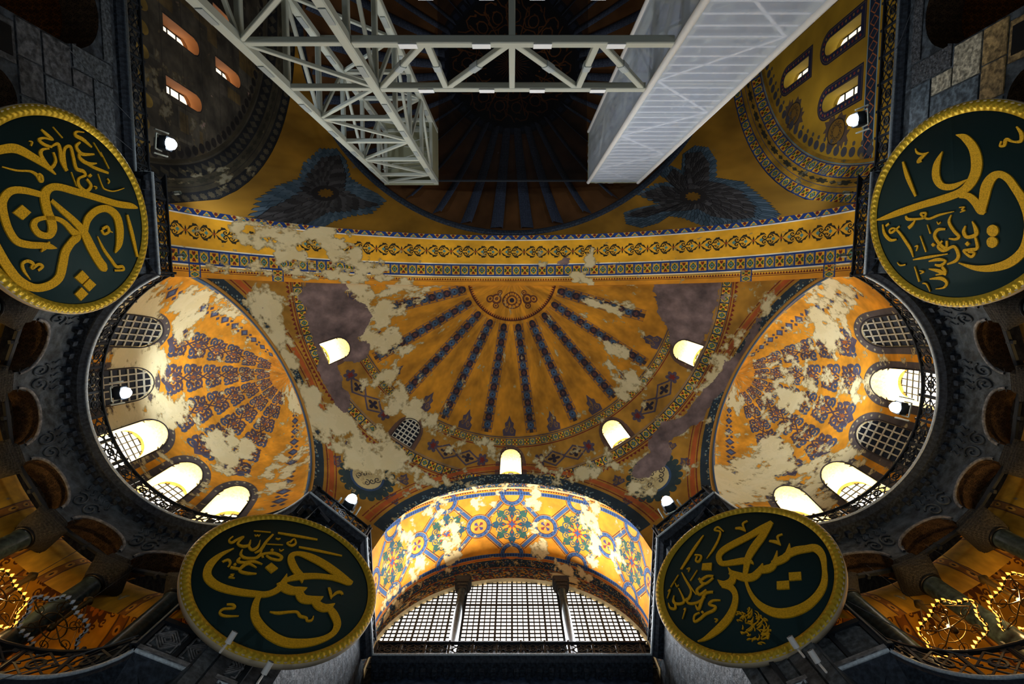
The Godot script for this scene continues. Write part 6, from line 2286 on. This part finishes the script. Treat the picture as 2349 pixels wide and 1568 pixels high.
# ---------------------------------------------------------------- lamps
func build_lamps():
	var cool := Color(0.82, 0.9, 1.0)
	floodlight(Vector3(-15.35, 24.25, 6.9), Vector3(1, 0.0, -0.1), "south side wall near the main pier", 1.0)
	floodlight(Vector3(15.35, 24.35, 7.95), Vector3(-1, 0.0, -0.1), "north side wall near the main pier", 1.0)
	floodlight(ring_at(-1, -24.6, 5.4, 24.35), -niche_dir(-1, -24.6) + Vector3(0, 0.0, 0), "south niche before a blind window", 1.3)
	floodlight(ring_at(1, -16.8, 5.4, 24.4), -niche_dir(1, -16.8) + Vector3(0, 0.0, 0), "north niche below its brightest window", 1.3)
	floodlight(Vector3(-7.65, 24.35, -9.55), Vector3(0.45, 0.0, 0.9), "west pier above the lower left round panel", 0.6)
	floodlight(Vector3(7.4, 24.35, -9.65), Vector3(-0.45, 0.0, 0.9), "west pier above the lower right round panel", 0.6)
	for s in [-1, 1]:
		for z in [2.0, 4.7]:
			var t := thing("spot_lamp", "tiny unlit spot lamp on the %s main pier balustrade, %s" % ["south" if s < 0 else "north", "toward the niche" if z < 3 else "toward the side wall"], "lamp", Vector3(s * 14.75, 23.9, z), "small spot lamps on the pier balustrades")
			part("barrel", tube([Vector3(0, 0.1, 0), Vector3(-s * 0.28, 0.02, 0)], 0.08, 8), M.steel, t)
			part("clamp", bars([[Vector3(0, -0.15, 0), Vector3(0, 0.12, 0), 0.05, 0.05, Vector3.BACK]]), M.iron, t)
	# gallery ring chandeliers
	chandelier(Vector3(13.55, 16.2, -10.05), true, "lit ring chandelier in the north niche gallery, whole ring in view", 7.0)
	chandelier(Vector3(15.75, 16.3, -9.25), true, "lit ring chandelier in the north niche gallery, cut by the right frame edge", 7.0)
	chandelier(Vector3(-16.0, 16.3, -9.15), true, "lit ring chandelier in the south niche gallery at the left frame edge", 7.0)
	chandelier(Vector3(-14.1, 16.2, -9.95), false, "unlit ring chandelier of clear glass lamps in the south niche gallery", 0.0)
	# unseen gallery rings added for their light, then added fill lamps below
	for p in [Vector3(19.6, 17.0, -7.5), Vector3(20.5, 17.0, -2.5), Vector3(-19.6, 17.0, -7.5), Vector3(-20.5, 17.0, -2.5)]:
		chandelier(p, true, "unseen added ring chandelier deep in the %s gallery behind the arcade, %s" % ["north" if p.x > 0 else "south", "nearer the west end" if p.z < -5 else "nearer the main pier"], 9.0)
	for e in [[-8.5, -3.5, "south, west of the camera"], [8.5, -3.5, "north, west of the camera"], [-8.5, 6.5, "south, east of the camera"], [8.5, 6.5, "north, east of the camera"], [0.0, -9.5, "middle, nearest the west door"]]:
		added_fill_lamp(Vector3(e[0], 0, e[1]), "added unseen fill lamp on the nave floor, " + e[2])

const FILL_E := 7.0

func added_fill_lamp(at: Vector3, label: String):  # invented lamp out of view, added as cool fill for vaults and walls
	var t := thing("added_fill_lamp", label, "lamp", at, "added nave fill lamps")
	part("pole", lathe([Vector2(0.0, 0.0), Vector2(0.4, 0.0), Vector2(0.4, 0.08), Vector2(0.08, 0.2), Vector2(0.05, 0.6), Vector2(0.05, 4.4), Vector2(0.0, 4.45)], 14), M.brass, t)
	var hoop := part("ring", tube(circle(0.8, 4.4, 36), 0.03, 6, true), M.brass, t)
	part("spoke", bars([[Vector3(-0.8, 4.4, 0), Vector3(0.8, 4.4, 0), 0.04, 0.04], [Vector3(0, 4.4, -0.8), Vector3(0, 4.4, 0.8), 0.04, 0.04]]), M.brass, t)
	for i in range(0, 16, 2):
		part("bulb", bulb_mesh, M.bulb, hoop, Transform3D(Basis.IDENTITY, Vector3(cos(TAU * i / 16) * 0.8, 4.46, sin(TAU * i / 16) * 0.8)))
	omni_light("added_fill_glow", at + Vector3(0, 4.9, 0), Color(0.88, 0.94, 1.0), FILL_E, 0.12)


func floodlight(at: Vector3, dir: Vector3, where: String, k: float):
	dir = dir.normalized()
	var t := thing("floodlight", "glaring white floodlight on the balustrade of the " + where, "floodlight", at, "cornice floodlights")
	t.transform.basis = Basis.looking_at(dir, Vector3.UP)
	var hs := part("housing", lathe_box(0.3, 0.22, 0.3), M.iron, t)
	part("lamp_glass", lathe([Vector2(0.0, 0.3), Vector2(0.12, 0.27), Vector2(0.22, 0.17), Vector2(0.26, 0.0), Vector2(0.0, 0.0)], 16), M.flood, hs, Transform3D(Basis(Vector3.RIGHT, -PI / 2), Vector3(0, 0, -0.3)))
	part("bracket", bars([[Vector3(-0.33, -0.35, 0.05), Vector3(-0.33, 0.05, 0.05), 0.05, 0.05, Vector3.BACK], [Vector3(0.33, -0.35, 0.05), Vector3(0.33, 0.05, 0.05), 0.05, 0.05, Vector3.BACK], [Vector3(-0.33, -0.35, 0.05), Vector3(0.33, -0.35, 0.05), 0.06, 0.05, Vector3.UP]]), M.steel, t)
	for sx in [-1, 1]:
		part("clamp_arm", bars([[Vector3(sx * 0.5, -0.3, 0.15), Vector3(sx * 0.5, 0.28, -0.05), 0.06, 0.1, Vector3.BACK]]), M.steel, t)
	spot_light("floodlight_beam", at + dir * 0.66, (dir * Vector3(1, 0, 1)).normalized() + Vector3(0, 1.15, 0), 78.0, Color(0.86, 0.92, 1.0), FLOOD_E * k, 0.22)

const FLOOD_E := 32.0

func lathe_box(w: float, h: float, d: float) -> ArrayMesh:
	var st := SurfaceTool.new()
	st.begin(Mesh.PRIMITIVE_TRIANGLES)
	st.set_smooth_group(-1)
	add_box(st, Vector3(-w, -h, -d), Vector3(w, h, d * 0.1))
	add_box(st, Vector3(-w * 0.7, -h * 0.7, d * 0.1), Vector3(w * 0.7, h * 0.7, d * 0.9))
	st.generate_normals()
	return st.commit()

var bulb_mesh: ArrayMesh

func chandelier(at: Vector3, lit: bool, label: String, energy: float, r := 0.95, hang := 0.0):
	var t := thing("chandelier", label, "chandelier", at, "ring chandeliers")
	var ring := []
	for i in 72:
		var a := TAU * i / 72
		var q := r * (1.0 + 0.1 * cos(a * 6.0))
		ring.append(Vector3(cos(a) * q, 0, sin(a) * q))
	var hoop := part("ring", tube(ring, 0.025, 5, true), M.brass, t)
	part("inner_ring", tube(circle(r * 0.45, 0.05, 28), 0.02, 5, true), M.brass, t)
	for k in 6:
		var a := TAU * k / 6
		var d := Vector3(cos(a), 0, sin(a))
		part("scroll", tube(spiral(d * r * 0.7, d, r * 0.2).map(func(p): return Vector3(p.x, 0.02, p.z) + Vector3(-d.z, 0, d.x) * p.y), 0.016, 4), M.brass, t)
		part("spoke", tube([d * r * 0.08 + Vector3(0, 0.1, 0), d * r * 0.55 + Vector3(0, -0.05, 0), d * r], 0.018, 5), M.brass, t)
		part("chain", tube([d * r * 0.95, Vector3(0, 1.3, 0)], 0.01, 4), M.brass, t)
	part("hub", lathe([Vector2(0.0, -0.14), Vector2(0.09, -0.1), Vector2(0.12, 0.0), Vector2(0.07, 0.12), Vector2(0.04, 0.3), Vector2(0.1, 1.25), Vector2(0.16, 1.32), Vector2(0.05, 1.5), Vector2(0.0, 1.52)], 12), M.brass, t)
	part("hanging_rod", tube([Vector3(0, 1.5, 0), Vector3(0, (hang if hang > 0 else 20.1) - at.y - 0.1, 0)], 0.012, 4), M.iron, t)
	if bulb_mesh == null:
		bulb_mesh = lathe([Vector2(0.0, -0.06), Vector2(0.048, -0.015), Vector2(0.04, 0.05), Vector2(0.0, 0.12)], 6)
	var step := 1 if absf(at.x) < 17.0 else 4   # fewer bulbs on the rings that no picture shows
	for i in range(0, 36, step):
		part("bulb" if lit else "glass_lamp", bulb_mesh, M.bulb if lit else M.glass_lamp, hoop, Transform3D(Basis().scaled(Vector3.ONE * (1.0 if lit else 1.3)), ring[i * 2] + Vector3(0, 0.03, 0)))
	if lit:
		omni_light("chandelier_glow", at + Vector3(0, 0.25, 0), Color(1.0, 0.8, 0.5), energy, 0.12)

# ---------------------------------------------------------------- tie rods, cables and other small things
func build_small():
	for s in [-1, 1]:
		var side: String = "south" if s < 0 else "north"
		for k in ARCHES.size():
			var a: float = ARCHES[k]
			var p := ring_at(s, a - 9.4, 6.85, 20.62)
			var q := ring_at(s, a + 9.4, 6.85, 20.62)
			var t := thing("tie_rod", "black iron tie bar across a %s niche gallery arch, %s" % [side, ["first from the main pier", "second from the main pier", "third from the main pier", "middle arch", "third from the west pier", "second from the west pier", "first from the west pier"][k]], "tie bar", (p + q) / 2, "tie bars of the gallery arches")
			part("bar", bars([[(p - q) / 2, (q - p) / 2, 0.14, 0.16]]), M.iron, t)
			part("hook", bars([[Vector3(0, -0.2, 0), Vector3(0, 0.1, 0), 0.12, 0.14, Vector3.BACK]]), M.iron, t)
	# dark poles at the ends of the lower balustrades
	for s in [-1, 1]:
		var p := ring_at(s, 95, 5.6, 14.0)
		var t := thing("pole", "dark upright pole at the west end of the %s gallery balustrade" % ("south" if s < 0 else "north"), "pole", p)
		part("shaft", bars([[Vector3.ZERO, Vector3(0, 2.2, 0), 0.08, 0.08, Vector3.BACK]]), M.iron, t)
		part("foot", bars([[Vector3(0, 0, 0), Vector3(0, 0.1, 0), 0.2, 0.2, Vector3.BACK]]), M.iron, t)
		if s > 0: part("strut", bars([[Vector3(0.35, 0.1, -0.2), Vector3(0, 1.9, 0), 0.06, 0.06]]), M.iron, t)
	# small pale spotlights clipped to the carved parapets
	var spots := [[Vector3(-7.61, 14.31, -9.12), "left one under the lower left round panel"], [Vector3(-6.51, 13.99, -9.74), "right one under the lower left round panel"], [Vector3(7.74, 14.5, -9.39), "upper one under the lower right round panel"], [Vector3(7.95, 13.9, -9.35), "lower one under the lower right round panel"]]
	for e in spots:
		var d := Vector3(-signf(e[0].x) * 0.4, 0.5, 0.7).normalized()
		var t := thing("spotlight", "small white spotlight on the parapet, " + e[1], "spotlight", e[0], "parapet spotlights")
		part("barrel", tube([Vector3.ZERO, d * 0.3], 0.085, 10), M.white_metal, t)
		part("stem", bars([[Vector3(0, -0.35, 0), Vector3.ZERO, 0.05, 0.05, Vector3.BACK]]), M.white_metal, t)
		part("lens", tube([d * 0.3, d * 0.31], 0.07, 10), M.black, t)
	# cables
	cable([Vector3(-10.2, 14.6, -9.1), Vector3(-11.5, 13.6, -9.1), Vector3(-12.6, 12.6, -9.0)], "thin pale cable slanting down past the south gallery edge")
	cable([Vector3(10.1, 16.0, -9.0), Vector3(11.2, 14.3, -9.2), Vector3(12.6, 12.8, -8.9)], "thin pale cable slanting down past the north gallery edge")
	cable([Vector3(-15.65, 22.95, 7.4), Vector3(-15.8, 22.2, 7.9), Vector3(-15.9, 21.4, 8.5), Vector3(-15.9, 20.4, 9.0)], "thin cable hanging over the south cornice to the marble wall")
	cable([Vector3(15.5, 23.3, 9.5), Vector3(15.75, 22.8, 10.6), Vector3(15.9, 22.5, 11.6), Vector3(15.9, 22.3, 12.4)], "dark double cable over the north cornice by the gallery arch")
	cable([Vector3(-15.7, 22.9, 6.2), Vector3(-15.9, 22.0, 6.7), Vector3(-15.9, 21.0, 7.3)], "short cable loop under the south cornice above the round panel")

func cable(points: Array, label: String):
	solid("cable", label, "cable", tube(points, 0.014, 5), M.cable, "thing", "loose cables")
